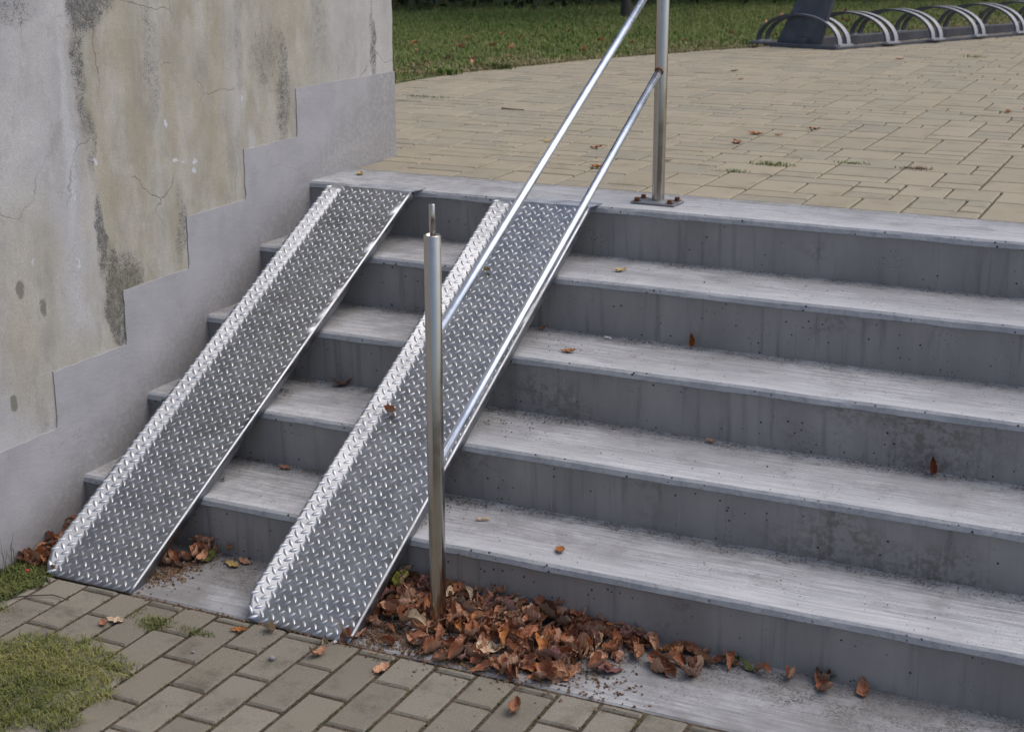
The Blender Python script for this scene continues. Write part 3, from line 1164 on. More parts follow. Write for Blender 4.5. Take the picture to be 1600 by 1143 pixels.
def tree(name, label, x, y, r0, hgt, crown_r, crown_z, nleaf, size, seed):
    root = thing(name, label, 'tree', (x, y, -.01), 'trees behind the lawn')
    rr = random.Random(seed)
    bm = bmesh.new()
    seg = 12
    prev = None
    levels = 12
    cpts = []
    for i in range(levels + 1):
        t = i / levels
        r = r0 * (1 - .6 * t) * (1.45 if i == 0 else 1)
        c = Vector((.12 * hgt * .1 * math.sin(t * 4 + seed), .1 * hgt * .1 * math.sin(t * 3 + 2 * seed), t * hgt))
        cpts.append((c, r))
        ring = [bm.verts.new(c + Vector((r * math.cos(2 * math.pi * a / seg), r * math.sin(2 * math.pi * a / seg), 0)) * (1 + .08 * math.sin(3 * a + i))) for a in range(seg)]
        if prev:
            for a in range(seg):
                bm.faces.new((prev[a], prev[(a + 1) % seg], ring[(a + 1) % seg], ring[a])).smooth = True
        prev = ring
    link('trunk', bm_mesh('trunk', bm, 'bark', True), root)
    centers = []
    bl = bmesh.new()
    for b in range(9):
        c, r = cpts[int(levels * rr.uniform(.45, .98))]
        a = b * 2.4 + seed
        ln = crown_r * rr.uniform(.5, .95)
        e = c + Vector((math.cos(a) * ln, math.sin(a) * ln, ln * rr.uniform(.2, .7)))
        q = (e - c).to_track_quat('Z', 'Y').to_matrix().to_4x4()
        m = Matrix.Translation((c + e) / 2) @ q
        bmesh.ops.create_cone(bl, cap_ends=True, segments=7, radius1=r * .6, radius2=r * .12, depth=(e - c).length, matrix=m)
        centers.append(e)
        centers.append((c + e) / 2 + Vector((0, 0, .2)))
    link('limbs', bm_mesh('limbs', bl, 'bark'), root)
    cl = []
    for k in range(46):
        v = Vector((rr.gauss(0, 1), rr.gauss(0, 1), rr.gauss(0, 1))).normalized() * crown_r * rr.uniform(.45, 1)
        cl.append((Vector((0, 0, crown_z)) + Vector((v.x, v.y, v.z * .75)), crown_r * rr.uniform(.16, .3)))
    for e in centers:
        cl.append((e, crown_r * .25))

    def smp():
        c, rad = cl[int(RNG.integers(len(cl)))]
        v = RNG.normal(size=3)
        v = v / np.linalg.norm(v) * rad * RNG.uniform(.5, 1)
        return np.array(c) + v
    leaf_mass('crown', nleaf, smp, size, 'crown', root)


tree('shade_tree', 'large dark tree behind the hedge at far left', -5.6, 8.0, .20, 4.2, 2.6, 4.4, 9000, .12, 1)
tree('shade_tree', 'large dark tree behind the middle of the hedge', -1.9, 11.0, .22, 4.6, 2.8, 4.6, 9000, .12, 2)
tree('shade_tree', 'large dark tree beyond the bicycle rack', 2.2, 13.6, .20, 4.4, 2.7, 4.6, 8000, .12, 3)
tree('young_tree', 'slender dark young tree trunk standing in the lawn behind the rear handrail post', -1.72, 7.25, .034, 2.2, 1.0, 2.6, 2500, .07, 4)

# ------------------------------------------------------------------ bicycle rack
rack = thing('bicycle_rack', 'grey metal bicycle rack of arched wheel hoops at the edge of the lawn', 'bicycle rack', (.6, 5.9, 0))
ro = Vector((-.6, -5.9, 0))
Adir = Vector((.50, .866, 0)).normalized()
fr_pts = [(.450, 5.253), (.672, 5.560), (.876, 5.931), (1.076, 6.320), (1.282, 6.70), (1.485, 7.08), (1.69, 7.46)]
hoops = []
for i, (fx, fy) in enumerate(fr_pts):
    Fp = Vector((fx, fy, 0))
    Bp = Fp + Vector((-.535, .105, 0))
    bm = bmesh.new()
    for sgn in (-1, 1):
        prev = None
        N = 26
        for j in range(N + 1):
            a = math.pi * j / N
            t = (1 - math.cos(a)) / 2
            c = Fp.lerp(Bp, t) + Vector((0, 0, 0.02 + .175 * max(0.0, math.sin(a)) ** .92))
            # radial direction in the plane of the hoop
            hd = (Bp - Fp).normalized()
            rad = (-hd * math.cos(a) * .8 + Vector((0, 0, 1)) * math.sin(a)).normalized()
            ax = Adir
            cc = c + ax * (sgn * .037)
            ring = [bm.verts.new(cc + ax * .016 * u + rad * .006 * v) for u, v in ((-1, -1), (1, -1), (1, 1), (-1, 1))]
            if prev:
                for q in range(4):
                    bm.faces.new((prev[q], prev[(q + 1) % 4], ring[(q + 1) % 4], ring[q])).material_index = 0 if q == 2 else 1  # inner and side faces dark: underside shade put into the colour
            else:
                bm.faces.new(ring)
            prev = ring
        bm.faces.new(prev[::-1])
    hp = link('hoop', bm_mesh('hoop', bm, ['hoop', 'rackpaint_hoop_shade']), rack, ro)
    hd = (Bp - Fp).normalized()
    for P0 in (Fp, Bp):
        bmf = bmesh.new()
        vv = [P0 + Adir * a + hd * b for a, b in ((-.055, -.02), (.055, -.02), (.055, .02), (-.055, .02))]
        lo = [bmf.verts.new(v + Vector((0, 0, .018))) for v in vv]
        hi = [bmf.verts.new(v + Vector((0, 0, .030))) for v in vv]
        bmf.faces.new(hi)
        bmf.faces.new(lo[::-1])
        for q in range(4):
            bmf.faces.new((lo[q], lo[(q + 1) % 4], hi[(q + 1) % 4], hi[q]))
        link('foot_plate', bm_mesh('foot_plate', bmf, 'hoop'), hp)


def bar(name, p0, p1, w, h, mat, z0=0):
    p0, p1 = Vector(p0), Vector(p1)
    L = (p1 - p0).length
    bm = box_bm(-w / 2, w / 2, 0, L, z0, z0 + h, .002)
    return link(name, bm_mesh(name, bm, mat), rack, p0 + ro, (0, 0, math.atan2((p1 - p0).y, (p1 - p0).x) - math.pi / 2))


F0, F1 = Vector((.41, 5.19, 0)), Vector((1.78, 7.62, 0))
hv = Vector((-.535, .105, 0))
bar('base_rail', F0, F1, .05, .017, 'rackpaint_hoop_shade')
bar('base_rail', F0 + hv * .42 + Vector((0, 0, 0)), F1 + hv * .42, .06, .055, 'rackpaint_hoop_shade')
bar('base_rail', F0 + hv, F1 + hv, .05, .017, 'rackpaint_hoop_shade')
bar('base_beam', F0 + Vector((.02, -.0, .0)), F0 + hv + Vector((-.02, 0, 0)), .05, .022, 'rackpaint_hoop_shade', .001)
bar('base_beam', F1, F1 + hv, .08, .05, 'rackpaint_hoop_shade', .001)
for (bx0, by0, bx1, by1, tx) in ((.010, 5.325, .300, 5.235, .15), (1.62, 7.70, 1.88, 7.62, .10)):
    bm = bmesh.new()
    th = Adir * .03
    hgt = .62
    b = [Vector((bx0, by0, .02)), Vector((bx1, by1, .02))]
    t_ = [Vector((bx0 + tx * 1.75, by0 + .0, hgt)), Vector((bx1 + tx * 1.05, by1 + .0, hgt))]
    q = [b[0], b[1], t_[1], t_[0]]
    f0 = [bm.verts.new(v) for v in q]
    f1 = [bm.verts.new(v + th) for v in q]
    bm.faces.new(f0)
    bm.faces.new(f1[::-1])
    for i in range(4):
        bm.faces.new((f0[i], f1[i], f1[(i + 1) % 4], f0[(i + 1) % 4]))
    bmesh.ops.bevel(bm, geom=list(bm.edges), offset=.004, segments=1, affect='EDGES')
    link('end_panel', bm_mesh('end_panel', bm, 'rackpaint_hoop_shade'), rack, ro)


# ------------------------------------------------------------------ leaves
def leaf_mesh(seed, mat, L=.048, W=.030, curl=1.0, roll_=0.6, lobed=False):
    """a leaf blade with pointed tip, midrib, curled edges and a stalk"""
    rr = random.Random(seed)
    nu, nv = 12, 6
    V, F = [], []
    ph = rr.uniform(0, 6)
    for i in range(nu + 1):
        t = i / nu
        wd = math.sin(math.pi * (t ** .80)) ** .75 * (1 - .15 * t) + .02
        if lobed:
            wd *= .55 + .45 * abs(math.sin(t * math.pi * 3.2 + .4))
        else:
            wd *= 1 + .035 * math.sin(t * 31 + ph)
        bend = curl * rr.uniform(.9, 1.1)
        a = (t - .5) * bend * 1.9
        for j in range(nv + 1):
            s = -1 + 2 * j / nv
            x = s * W / 2 * wd
            y = (t - .5) * L
            z = roll_ * W * .65 * (s * s) * wd + .0022 * math.sin(t * 18 + s * 4 + ph) - .0012 * (abs(s) < .1)
            z += curl * L * .45 * (t - .5) ** 2 * 2.2 * (1 if rr.random() > -1 else 1)
            x *= (1 - .28 * abs(roll_) * s * s)
            x += .0012 * math.sin(t * 25 + j + ph)
            V.append((x + .15 * L * curl * .3 * math.sin(t * 3 + ph), y, z))
    for i in range(nu):
        for j in range(nv):
            q = i * (nv + 1) + j
            F.append((q, q + 1, q + nv + 2, q + nv + 1))
    # stalk
    b = len(V)
    x0_, y0_, z0_ = V[nv // 2]
    for k in range(4):
        tt = k / 3
        for (dx, dz) in ((-.0006, 0), (.0006, 0), (0, .0010)):
            V.append((x0_ + dx + .003 * tt * math.sin(ph), y0_ - tt * L * .32, z0_ + dz + .004 * tt * tt * curl))
    for k in range(3):
        for m in range(3):
            F.append((b + k * 3 + m, b + k * 3 + (m + 1) % 3, b + (k + 1) * 3 + (m + 1) % 3, b + (k + 1) * 3 + m))
    zmin = min(v[2] for v in V)
    V = [(x, y, z - zmin) for x, y, z in V]
    return mesh('dry_leaf', V, F, mat, True)


mats_pile = ['brown', 'brown', 'tan', 'orange', 'brown', 'tan', 'dark', 'tan', 'brown', 'pale', 'dark', 'mauve']
VAR = {}
for mi, m in enumerate(['brown', 'tan', 'orange', 'dark', 'pale', 'green', 'yellow', 'yellowgreen', 'mauve']):
    VAR[m] = [leaf_mesh(mi * 10 + k, m, .050 * f, .029 * g, c, r) for k, (f, g, c, r) in
              enumerate([(1, 1, .8, .5), (.9, 1.1, 1.3, .9), (1.15, .95, -.9, .7), (.8, 1, .5, 1.4), (1.05, 1.0, 1.6, .3), (1, 1, .35, .22)])]


def pile_h(x, y):
    """height of the leaf heap over the slab"""
    d = (-1.128 - y)                      # distance from the riser
    base = .040 * math.exp(-max(0, d) / .085)
    if x < 1.35:
        fx = 1
    else:
        fx = math.exp(-((x - 1.35) / .25) ** 1.2)
    if x < .93:
        fx *= math.exp(-((.93 - x) / .05) ** 2)
    return base * fx + .012 * fx * math.exp(-max(0, d - .1) / .12)


def put_leaf(m, x, y, z, label, size=1.0, rot=None, var=None, group=None, lift=0, cat='leaf'):
    me = VAR[m][var if var is not None else random.randrange(5)]
    r = rot if rot is not None else (random.uniform(-.25, .25), random.uniform(-.25, .25), random.uniform(0, 6.28))
    o = link('dry_leaf', me, None, (x, y, z + lift), r, label=label, category=cat)
    o.scale = (size, size, size)
    if group:
        o['group'] = group
    return o


def dens(x, y):
    """how many leaves lie at (x, y) on the ground before the lowest riser"""
    if y > -1.135:
        return 0
    d = -1.135 - y
    if x < .99 + max(0, (.0)):
        # hidden under / beside the ramp
        if x < .93:
            return 0
        return .9 if d < .22 else .2
    reach = .13 + .10 * math.sin((x - 1.0) * 3.4) if x < 1.5 else .09
    if 1.2 < x < 1.5:
        reach = .22
    a = 1 / (1 + math.exp((d - reach) / .03))
    if x > 1.42:
        a *= math.exp(-((x - 1.42) / .24) ** 2) + .12 * (d < .06)
    return a


GP = 'dry leaves heaped before the lowest step'
cnt = 0
stuffV, stuffF = [], []
stuff_src = {}
while cnt < 215:
    x, y = random.uniform(.93, 2.1), random.uniform(-1.55, -1.135)
    if random.random() > dens(x, y):
        continue
    if (x - PX) ** 2 + (y - P1Y) ** 2 < .030 ** 2:
        continue
    hgt = pile_h(x, y)
    z = LOW + .002 + hgt * random.uniform(.55, 1.0)
    tilt = .35 + 6 * hgt
    m = random.choice(mats_pile)
    cname = {'brown': 'mid brown', 'tan': 'light tan', 'orange': 'orange brown', 'dark': 'dark brown', 'pale': 'pale cream', 'mauve': 'mauve brown'}[m]
    where = 'left of the post' if x < PX else ('right beside the post' if x < 1.36 else ('in its middle' if x < 1.6 else 'at its thin right end'))
    depth = 'near the riser' if y > -1.24 else 'at the outer rim'
    put_leaf(m, x, y, z, '%s leaf in the leaf heap, %s, %s' % (cname, where, depth),
             random.choice((.75, .9, 1.1, 1.25, 1.4)) * random.uniform(.9, 1.1), (random.uniform(-tilt, tilt), random.uniform(-tilt, tilt), random.uniform(0, 6.28)), random.choice((0, 1, 2, 3, 4, 5, 5)), GP)
    cnt += 1
# deeper layer of the heap: uncountable, one object
sv, sf = [], []
srcs = [VAR['brown'][i] for i in range(5)]
for q in range(330):
    while True:
        x, y = random.uniform(.92, 1.9), random.uniform(-1.48, -1.135)
        if random.random() < dens(x, y) and (x - PX) ** 2 + (y - P1Y) ** 2 > .028 ** 2:
            break
    me = random.choice(srcs)
    rot = Matrix.Rotation(random.uniform(0, 6.28), 4, 'Z') @ Matrix.Rotation(random.uniform(-.7, .7), 4, 'X') @ Matrix.Rotation(random.uniform(-.7, .7), 4, 'Y')
    s = random.uniform(.6, 1.25)
    T = Matrix.Translation((x, y, LOW + .001 + pile_h(x, y) * random.uniform(0, .7))) @ rot @ Matrix.Scale(s, 4)
    b = len(sv)
    sv += [T @ v.co for v in me.vertices]
    sf += [tuple(i + b for i in p.vertices) for p in me.polygons]
# litter along the wall, left of the left ramp
for q in range(170):
    y = random.uniform(-1.42, -1.13)
    x = random.uniform(.01, .13)
    me = random.choice(srcs)
    rot = Matrix.Rotation(random.uniform(0, 6.28), 4, 'Z') @ Matrix.Rotation(random.uniform(-.7, .7), 4, 'X')
    T = Matrix.Translation((x, y, LOW + .001 + random.uniform(0, .035) * (1 if y > -1.32 else .3))) @ rot @ Matrix.Scale(random.uniform(.5, .95), 4)
    b = len(sv)
    sv += [T @ v.co for v in me.vertices]
    sf += [tuple(i + b for i in p.vertices) for p in me.polygons]
link('leaf_litter', mesh('leaf_litter', sv, sf, 'brown', True), kind='stuff')


# crumbs and grit
def crumbs(name, spots, mat, smin, smax, **props):
    """spots: (x, y, z, sx, sy, n); small broken flakes lying on a surface"""
    V, F = [], []
    for (x, y, z, sx, sy, n) in spots:
        for i in range(n):
            px, py = random.gauss(x, sx), random.gauss(y, sy)
            if props.get('kind') and not ok_spot(px, py, z):
                continue
            s = random.uniform(smin, smax)
            a = random.uniform(0, 6.28)
            el_ = random.uniform(.25, .8)
            tz = random.uniform(.1, .8) * s
            b = len(V)
            c, sn = math.cos(a), math.sin(a)
            for (u, v, w_) in ((-1, -el_, 0), (1, -el_ * .6, 0), (.8, el_, .35), (-.7, el_ * .8, .25), (0, 0, .9)):
                V.append((px + s * (u * c - v * sn) * .5, py + s * (u * sn + v * c) * .5, z + .0008 + w_ * tz))
            F += [(b, b + 1, b + 4), (b + 1, b + 2, b + 4), (b + 2, b + 3, b + 4), (b + 3, b, b + 4)]
    return link(name, mesh(name, V, F, mat), None, **props)


def ok_spot(px, py, z):
    if px < .006:
        return False
    if z > -.70:                       # on a tread: stay between nosing and riser
        k = int(round(-z / H))
        if not (NY[min(k, 4)] + .012 < py < NY[max(k - 1, 0)] + (.2 if k == 0 else .008)):
            return False
    elif py > -1.142:
        return False
    return True


sp = []
for i in range(60):
    x = .95 + i * .011
    sp.append((x, -1.33 + .05 * math.sin(i * .4) - .02 * (x > 1.1), LOW + .001, .05, .045, 24))
sp += [(.395, -1.28, LOW + .001, .03, .05, 600), (.36, -1.34, LOW + .001, .015, .03, 90), (.45, -1.18, LOW + .001, .05, .02, 60),
       (1.03, -1.36, LOW + .001, .05, .035, 700), (1.15, -1.36, LOW + .001, .08, .035, 900), (1.29, -1.38, LOW + .001, .09, .025, 600), (1.44, -1.22, LOW + .001, .08, .03, 160),
       (.06, -1.3, LOW + .001, .04, .1, 150)]
for i in range(26):
    sp.append((.40 + i * .03, -1.439, LOW + .0005, .02, .004, 7))
crumbs('leaf_crumbs', sp, 'chips', .003, .010, kind='stuff')
sp = []
for k in range(1, 5):
    for i in range(46):
        x = .05 + i * .055
        amt = 7 + int(10 * max(0, noise.noise(Vector((x * 2.3, k * 5, 0)))))
        sp.append((x, NY[k - 1] - .012 - .0, NZ[k] + .0012, .03, .016, amt * (2 if k > 2 else 1)))
    sp.append((1.3, NY[k] + .12, NZ[k] + .001, .7, .07, 60))
sp += [(1.258, -.305, NZ[2] + .001, .018, .007, 60), (.346, -.711, NZ[3] + .001, .02, .018, 120), (.348, -.864, NZ[4] + .001, .025, .01, 70),
       (.342, -1.03, NZ[4] + .001, .014, .016, 70), (.965, -1.02, NZ[4] + .001, .03, .04, 160), (1.02, -.90, NZ[4] + .001, .05, .02, 130), (1.05, -.68, NZ[3] + .001, .06, .05, 130),
       (1.1, -.60, NZ[3] + .001, .12, .02, 110), (1.06, -.42, NZ[2] + .001, .08, .04, 60)]
crumbs('tread_grit', sp, 'grit', .0015, .0052, kind='stuff')
sp = [(RNG.uniform(.1, 2.4), RNG.uniform(-1.9, -1.45), LOW + .0012, .03, .03, 5) for _ in range(70)]
sp += [(.252 + CWX * c_, RNG.uniform(-1.95, -1.45), LOW - .002, .0028, .05, 16) for c_ in list(range(0, 20)) * 4]
for c_ in range(0, 20):
    for jy in (-1.657, -1.852, -1.56, -1.755):
        if (c_ % 2 == 0) == (jy in (-1.657, -1.852)):
            sp.append((.252 + CWX * (c_ + .5), jy, LOW - .002, .03, .0025, 14))
crumbs('paving_grit', sp, 'grit', .0012, .0045, kind='stuff')

# single leaves one can point to
LV = [
    ('yellow', .088, .174, 0, .8, 'small yellow leaf on the landing edge next to the wall corner'),
    ('orange', .577, 1.016, 0, .95, 'orange leaf on the tan paving, farther of two between the rails'),
    ('orange', .743, .617, 0, 1.15, 'spiky orange leaf on the tan paving just behind the lower rail'),
    ('yellow', .357, 1.084, 0, .7, 'little yellow leaf on the paving left of the upper rail'),
    ('tan', .909, .854, 0, .6, 'small pinkish leaf on the paving right beside the rear post'),
    ('dark', .236, 3.747, 0, .8, 'small dark leaf far back on the paving right of the rear post'),
    ('orange', .387, 3.383, 0, .7, 'tiny orange leaf far back on the paving, in front of a dark leaf'),
    ('orange', .898, 4.724, 0, 1.0, 'orange leaf on the paving in front of the bicycle rack'),
    ('orange', 1.171, 1.81, 0, .95, 'orange brown leaf farthest right in the group of four mid paving'),
    ('orange', 1.003, 1.58, 0, 1.15, 'largest orange leaf in the middle of the tan paving'),
    ('orange', 1.087, 1.601, 0, .6, 'tiny orange leaf just right of the largest orange one on the paving'),
    ('tan', 1.0, 1.346, 0, 1.2, 'pinkish curled leaf on the paving above the weed tufts'),
    ('orange', 1.779, 2.656, 0, .95, 'lone orange leaf near the right edge of the paving'),
    ('yellow', 1.133, -.152, 1, .75, 'small yellow orange leaf on the uppermost tread right of the lower rail'),
    ('orange', 1.114, -.480, 2, .85, 'orange leaf on the second tread down beside the rail'),
    ('brown', .956, -.300, 2, .6, 'small brown scrap of leaf in the corner of the second tread by the ramp'),
    ('tan', 1.555, -.595, 3, .6, 'small beige leaf at the back of the third tread down'),
    ('dark', .469, -.590, 3, 1.05, 'dark curled leaf on the tread between the two ramps'),
    ('brown', .465, -.882, 4, .7, 'small brown leaf at the back of the lowest tread between the ramps'),
    ('orange', 1.351, -1.071, 4, .85, 'orange leaf alone on the lowest tread'),
    ('yellow', .506, -1.196, 5, .95, 'flat yellow leaf on the foot slab between the ramps'),
    ('tan', .522, -1.168, 5, .9, 'tan leaf against the lowest riser behind a flat yellow leaf'),
    ('green', .432, -1.206, 5, 1.2, 'dark green leaf on the foot slab between the ramps'),
    ('tan', .384, -1.222, 5, 1.05, 'large tan curled leaf on crumbs beside the left ramp'),
    ('pale', .443, -1.571, 5, .9, 'pale cream leaf on the grey paving below the left ramp'),
    ('brown', .425, -1.592, 5, .7, 'brown leaf under the pale cream leaf on the grey paving'),
    ('orange', .729, -1.489, 5, .75, 'small orange curled leaf on the paving left of the right ramp foot'),
    ('pale', .798, -1.462, 5, .95, 'pale leaf touching the foot of the right ramp'),
    ('pale', .938, -1.447, 5, .65, 'small upright tan leaf against the foot edge of the right ramp'),
    ('tan', 1.12, -1.508, 5, 1.0, 'curled tan leaf on the paving in front of the leaf heap'),
    ('orange', .060, -1.395, 5, 1.5, 'large orange brown leaf in the weeds at the wall foot'),
    ('brown', .075, -1.25, 5, 1.3, 'big brown leaf between the wall and the left ramp'),
    ('yellowgreen', .988, -1.165, 5, 1.35, 'yellow green leaf on top of the heap behind the front post'),
    ('mauve', 1.055, -1.155, 5, 1.3, 'dull mauve brown leaf in the heap left of the front post'),
    ('mauve', 1.235, -1.185, 5, 1.0, 'purplish leaf in the heap right of the front post'),
    ('green', 1.80, -1.165, 5, .9, 'green leaf at the right end of the heap below the riser'),
    ('green', 1.845, -1.170, 5, .8, 'small green leaf farthest right at the foot of the riser'),
]
for (m, x, y, k, s, lab) in LV:
    z = (NZ[k] if k < 5 else LOW) + .0015
    if 'heap' in lab and k == 5 and 'front of' not in lab and 'right end' not in lab:
        z += pile_h(x, y) * 1.0
    tilt = .12
    rot = (random.uniform(-tilt, tilt), random.uniform(-tilt, tilt), random.uniform(0, 6.28))
    var = 5 if ('flat' in lab or 'paving' in lab or k in (1, 2, 4) or 'landing' in lab) else None
    if 'upright' in lab:
        rot = (1.15, .1, .5)
    if 'yellow green' in lab or 'mauve' in lab or 'purplish' in lab:
        rot = (.75, .1, random.uniform(-.5, .5))
    if 'flat' in lab:
        rot = (.03, 0, 1.2)
    put_leaf(m, x, y, z, lab, s, rot, var)
# leaves standing against risers
for (m, x, y, k, s, lab, rz_) in (('brown', 2.104, NY[2] - .004, 3, 1.1, 'brown leaf standing upright against the riser at far right', .2),
                                  ('orange', 1.393, NY[1] - .004, 2, .95, 'brown leaf standing curled against the riser of the second tread', .5),
                                  ('brown', .405, NY[4] - .0, 5, 1.0, 'brown leaf standing against the lowest riser between the ramps', .1),
                                  ('brown', 1.999, NY[4] - .002, 5, .6, 'thin brown leaf upright against the lowest riser at right', .1)):
    put_leaf(m, x, y, (NZ[k] if k < 5 else LOW) + .022 * s, lab, s, (1.42, 0, rz_), 3)


for i in range(20):
    m = random.choice(['brown', 'brown', 'orange', 'dark', 'tan'])
    x, y = random.uniform(.352, .47), random.uniform(-1.30, -1.15)
    if x > .40 and y < -1.22:
        continue
    put_leaf(m, x, y, LOW + .004 + .018 * random.random() * (y > -1.22), '%s leaf in the small drift tucked beside the left ramp below the lowest step' % {'brown': 'mid brown', 'orange': 'orange brown', 'dark': 'dark brown', 'tan': 'tan'}[m],
             random.uniform(.7, 1.2), (random.uniform(-.6, .6), random.uniform(-.6, .6), random.uniform(0, 6.28)), None, 'dry leaves drifted beside the left ramp')


def on_ramp(m, x, s, label, size, lift=.004):
    yb, zb = -1.4365, LOW + .002
    p = Vector((0, yb, zb)) + TUP * s + NRM * lift
    o = put_leaf(m, x, p.y, p.z, label, size, (R(29), 0, 0), 1)
    o.rotation_euler = (Matrix.Rotation(R(28.9), 4, 'X') @ Matrix.Rotation(random.uniform(1, 2), 4, 'Z')).to_euler()


on_ramp('tan', .768, .688, 'pale orange cupped leaf lying on the left side of the right ramp', .88)
on_ramp('yellow', .805, 1.251, 'small yellow leaf high up on the right ramp under the rail', .5)
# fallen leaves on the lawn
for i in range(46):
    y = 2.6 + 6 * random.random()
    x = edge_x(y) - random.uniform(.05, 1.8)
    lm = random.choice(['orange', 'brown', 'tan', 'orange'])
    o = put_leaf(lm, x, y, .024, 'small %s fallen leaf in the lawn, %s' % (lm, 'near its paved edge' if edge_x(y) - x < .7 else 'well away from the paving'), random.uniform(.7, 1.2), None, None, 'fallen leaves on the lawn')


# ------------------------------------------------------------------ cigarette ends, pebble, twigs
def butt(x, y, z, a, L, mat1, mat2, label):
    root = thing('cigarette_butt', label, 'cigarette butt', (x, y, z + .0036), None, (0, 0, a))
    for nm, m, p0, p1 in (('filter_tip', mat1, 0, L * .6), ('paper_end', mat2, L * .6, L)):
        bm = lathe([(.0026, p0), (.0033, p0 + .0004), (.0033, p1 - .0004), (.0028, p1)], 12)
        link(nm, bm_mesh(nm, bm, m), root, (0, 0, 0), (R(90), 0, 0))


butt(1.150, -.312, NZ[2] + .001, R(75), .022, 'paper', 'paper', 'white cigarette end at the back of the second tread')
butt(1.655, -1.190, LOW + .001, R(-70), .024, 'filter', 'paper', 'orange tipped cigarette end at the right of the leaf heap')
butt(1.345, -1.24, LOW + .016, R(20), .016, 'paper', 'paper', 'white cigarette end lying on the leaf heap')
butt(1.098, -1.335, LOW + .008, R(140), .016, 'paper', 'paper', 'white cigarette end in crumbs left of the front post foot')
butt(.962, -1.452, LOW + .002, R(160), .008, 'paper', 'paper', 'white stub on the paving at the right corner of the right ramp')
butt(1.118, -.971, NZ[4] + .002, R(-60), .034, 'pale', 'pale', 'beige rolled stub on the lowest tread right of the front post')


def pebble(x, y, z, s, label, mat='stone'):
    bm = bmesh.new()
    bmesh.ops.create_icosphere(bm, subdivisions=2, radius=s)
    for v in bm.verts:
        v.co *= 1 + .25 * noise.noise(v.co * 90 + Vector((x, y, 0)))
        v.co.z *= .7
    o = link('pebble', bm_mesh('pebble', bm, mat), None, (x, y, z + s * .6), label=label, category='pebble')
    return o


pebble(.878, -1.573, LOW + .001, .008, 'small grey pebble on the paving below the right ramp foot')
pebble(.70, -1.62, LOW + .001, .004, 'tiny grey pebble on the lower paving left of the larger pebble')
o = pebble(.075, -1.455, LOW + .008, .006, 'small red berry in the weeds at the wall foot', 'red')
o.name = 'berry'
o['category'] = 'berry'


def twig(pts_, r, label):
    cu = []
    bm = bmesh.new()
    prev = None
    for i, p in enumerate(pts_):
        p = Vector(p)
        d = (Vector(pts_[min(i + 1, len(pts_) - 1)]) - Vector(pts_[max(i - 1, 0)])).normalized()
        s_ = d.cross(Vector((0, 0, 1))).normalized()
        u_ = s_.cross(d)
        rr = r * (1 - .5 * i / len(pts_))
        ring = [bm.verts.new(p + (s_ * math.cos(a) + u_ * math.sin(a)) * rr) for a in (0, 1.05, 2.09, 3.14, 4.19, 5.24)]
        if prev:
            for q in range(6):
                bm.faces.new((prev[q], prev[(q + 1) % 6], ring[(q + 1) % 6], ring[q]))
        prev = ring
    link('twig', bm_mesh('twig', bm, 'bark', True), None, label=label, category='twig')


twig([(.11, -1.60, LOW + .004), (.17, -1.555, LOW + .005), (.22, -1.53, LOW + .007), (.27, -1.53, LOW + .004)], .0018, 'thin brown twig on the lower paving left of the ramp foot')
twig([(.99, -1.25, LOW + .02), (1.03, -1.30, LOW + .022), (1.06, -1.36, LOW + .012)], .0015, 'thin twig on the crumbs left of the front post')
twig([(1.21, -1.34, LOW + .006), (1.18, -1.39, LOW + .005), (1.11, -1.40, LOW + .004)], .0014, 'pale twig in front of the foot of the front post')
twig([(-.21, 1.86, .004), (-.16, 1.84, .006), (-.10, 1.85, .004)], .003, 'short dark twig on the tan paving left of the rails')


# ------------------------------------------------------------------ weeds and grass tufts
def tuft(name, label, cat, x, y, z, sx, sy, n, h0, h1, w, mat, lean=1.0, group=None):
    pts_ = []
    while len(pts_) < n:
        a, b = random.gauss(0, 1), random.gauss(0, 1)
        if a * a + b * b > 4:
            continue
        pts_.append((a * sx, b * sy, 0))
    o = blades(name, pts_, h0, h1, w, mat, lean)
    o.location = (x, y, z)
    o['label'] = label
    o['category'] = cat
    if group:
        o['group'] = group
    return o


GT = 'weed tufts in the paving joints'
tuft('weed_tuft', 'green weed tuft in the tan paving, larger of two near the rear post', 'weed', 1.259, .928, -.003, .045, .018, 170, .008, .024, .003, 'grass', 1.4, GT)
tuft('weed_tuft', 'thin weed tuft in the tan paving closest to the rear post', 'weed', 1.176, .747, -.003, .032, .010, 90, .006, .018, .0028, 'grass', 1.4, GT)
tuft('weed_tuft', 'flat weed tuft in the tan paving left of the dry brown one', 'weed', 1.499, 1.069, -.003, .038, .010, 110, .006, .016, .0028, 'grass', 1.4, GT)
tuft('weed_tuft', 'dry brown weed tuft in the tan paving farthest right', 'weed', 1.711, 1.052, -.003, .038, .014, 110, .006, .018, .003, 'chips', 1.4, GT)
tuft('weed_tuft', 'small green weed tuft on the paving in front of the bicycle rack', 'weed', 1.255, 5.05, -.003, .04, .03, 70, .01, .03, .004, 'grass', 1.2, GT)
tuft('weed_tuft', 'low dark weed tuft on the paving near the wall corner', 'weed', -.71, 2.097, -.003, .06, .02, 80, .006, .016, .004, 'moss', 1.3, GT)
tuft('weed_tuft', 'bright green weed clump at the lawn edge left of the rails', 'weed', -1.08, 3.0, .002, .045, .04, 160, .02, .05, .008, 'grass', 1.2, GT)
tuft('weed_tuft', 'dark green weed clump at the lawn edge nearer the rails', 'weed', -.96, 3.36, .002, .055, .04, 160, .02, .04, .008, 'moss', 1.2, GT)
tuft('weed_tuft', 'green moss tuft in the lower paving below the foot slab', 'weed', .537, -1.540, LOW - .003, .026, .020, 420, .006, .020, .0022, 'drygrass', 1.3, GT)
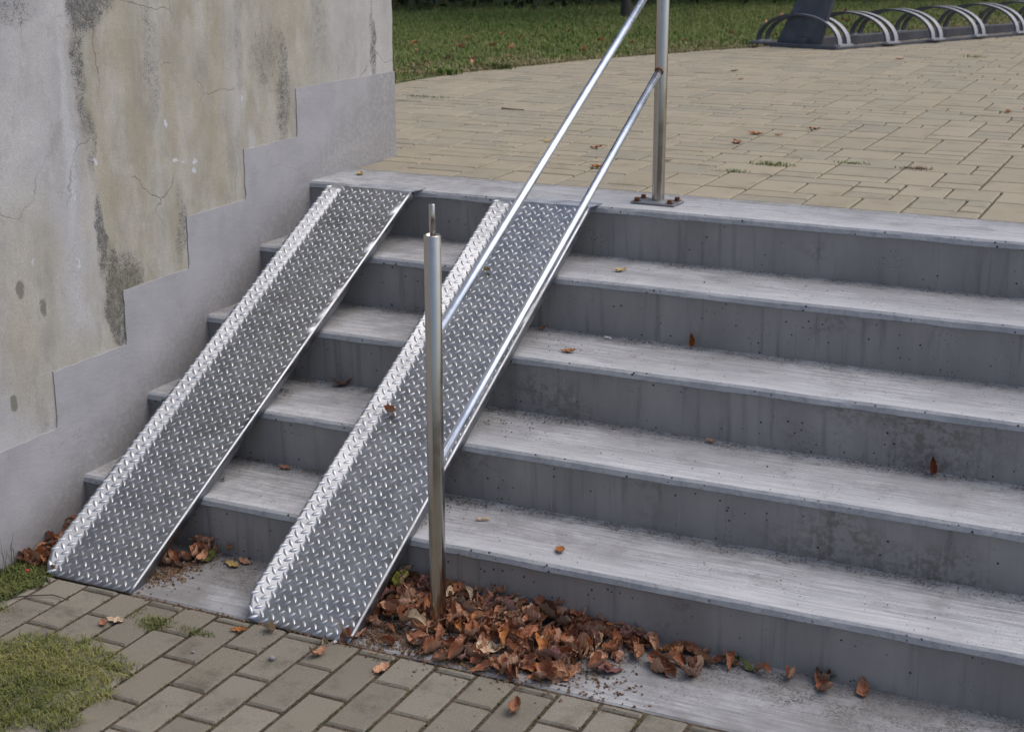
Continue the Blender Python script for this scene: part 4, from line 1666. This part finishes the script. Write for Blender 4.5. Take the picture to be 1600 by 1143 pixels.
tuft('weed_tuft', 'small green moss tuft in the lower paving, right of the larger one', 'weed', .640, -1.535, LOW - .003, .030, .010, 240, .005, .015, .0020, 'moss', 1.3, GT)
tuft('weed_tuft', 'thin moss strip in the paving joint beside the pale cream leaf', 'weed', .462, -1.515, LOW - .003, .006, .022, 120, .004, .012, .0018, 'drygrass', 1.3, GT)
tuft('weed_tuft', 'sparse moss in the lower paving joint at far left', 'weed', .155, -1.63, LOW - .003, .03, .012, 160, .004, .014, .0018, 'moss', 1.3, GT)

# big yellow-green grass cushion at lower left
pts = []
while len(pts) < 8000:
    x, y = random.uniform(.15, .78), random.uniform(-2.3, -1.64)
    e = ((x - .44) / .245) ** 2 + ((y + 1.90) / .225) ** 2
    if e > 1 + .5 * noise.noise(Vector((x * 13, y * 13, 0))):
        continue
    if y > -1.66 - .10 * max(0, (x - .45)) + .015 * noise.noise(Vector((x * 30, 0, 0))):
        continue
    if random.random() < .55 * e ** 2 + .4 * noise.noise(Vector((x * 34, y * 34, 5))):
        continue
    pts.append((x, y, LOW - .004))
g = blades('grass_cushion', pts, .010, .028, .0023, 'drygrass', 2.3)
g['label'] = 'yellow green cushion of fine grass growing over the paving at lower left'
g['category'] = 'grass'
# weeds along the wall foot
pts = []
while len(pts) < 6500:
    x, y = random.uniform(.004, .24), random.uniform(-1.95, -1.18)
    lim = .085 + .07 * (1 - abs((y + 1.50) / .3)) + .02 * noise.noise(Vector((0, y * 14, 0)))
    if y > -1.40:
        lim = .125
    if x > lim:
        continue
    if random.random() < .25 + .5 * noise.noise(Vector((x * 20, y * 20, 0))):
        continue
    pts.append((x, y, LOW - .004 + .012 * max(0, noise.noise(Vector((x * 18, y * 18, 7))))))
g = blades('wall_foot_weeds', pts, .006, .024, .0038, 'moss', 1.6)
g['label'] = 'low green weeds growing along the foot of the wall left of the ramps'
g['category'] = 'weed'
# a few dark dry stalks against the wall
pts = [(random.uniform(.01, .03), random.uniform(-1.56, -1.44), LOW) for _ in range(16)]
g = blades('dry_stalks', pts, .08, .15, .0015, 'bark', .8)
g['label'] = 'thin dark dry stalks leaning on the wall at the left edge'
g['category'] = 'stalks'
# moss in the lower paving joints
pts = []
for c_ in range(0, 22):
    jx = .252 + CWX * c_
    for _ in range(220):
        y = random.uniform(-2.0, -1.44)
        if noise.noise(Vector((jx * 5, y * 9, 1))) > .08:
            pts.append((random.gauss(jx, .0022), y, LOW - .006))
blades('joint_moss', pts, .006, .012, .0018, 'moss', 1.2, kind='stuff')
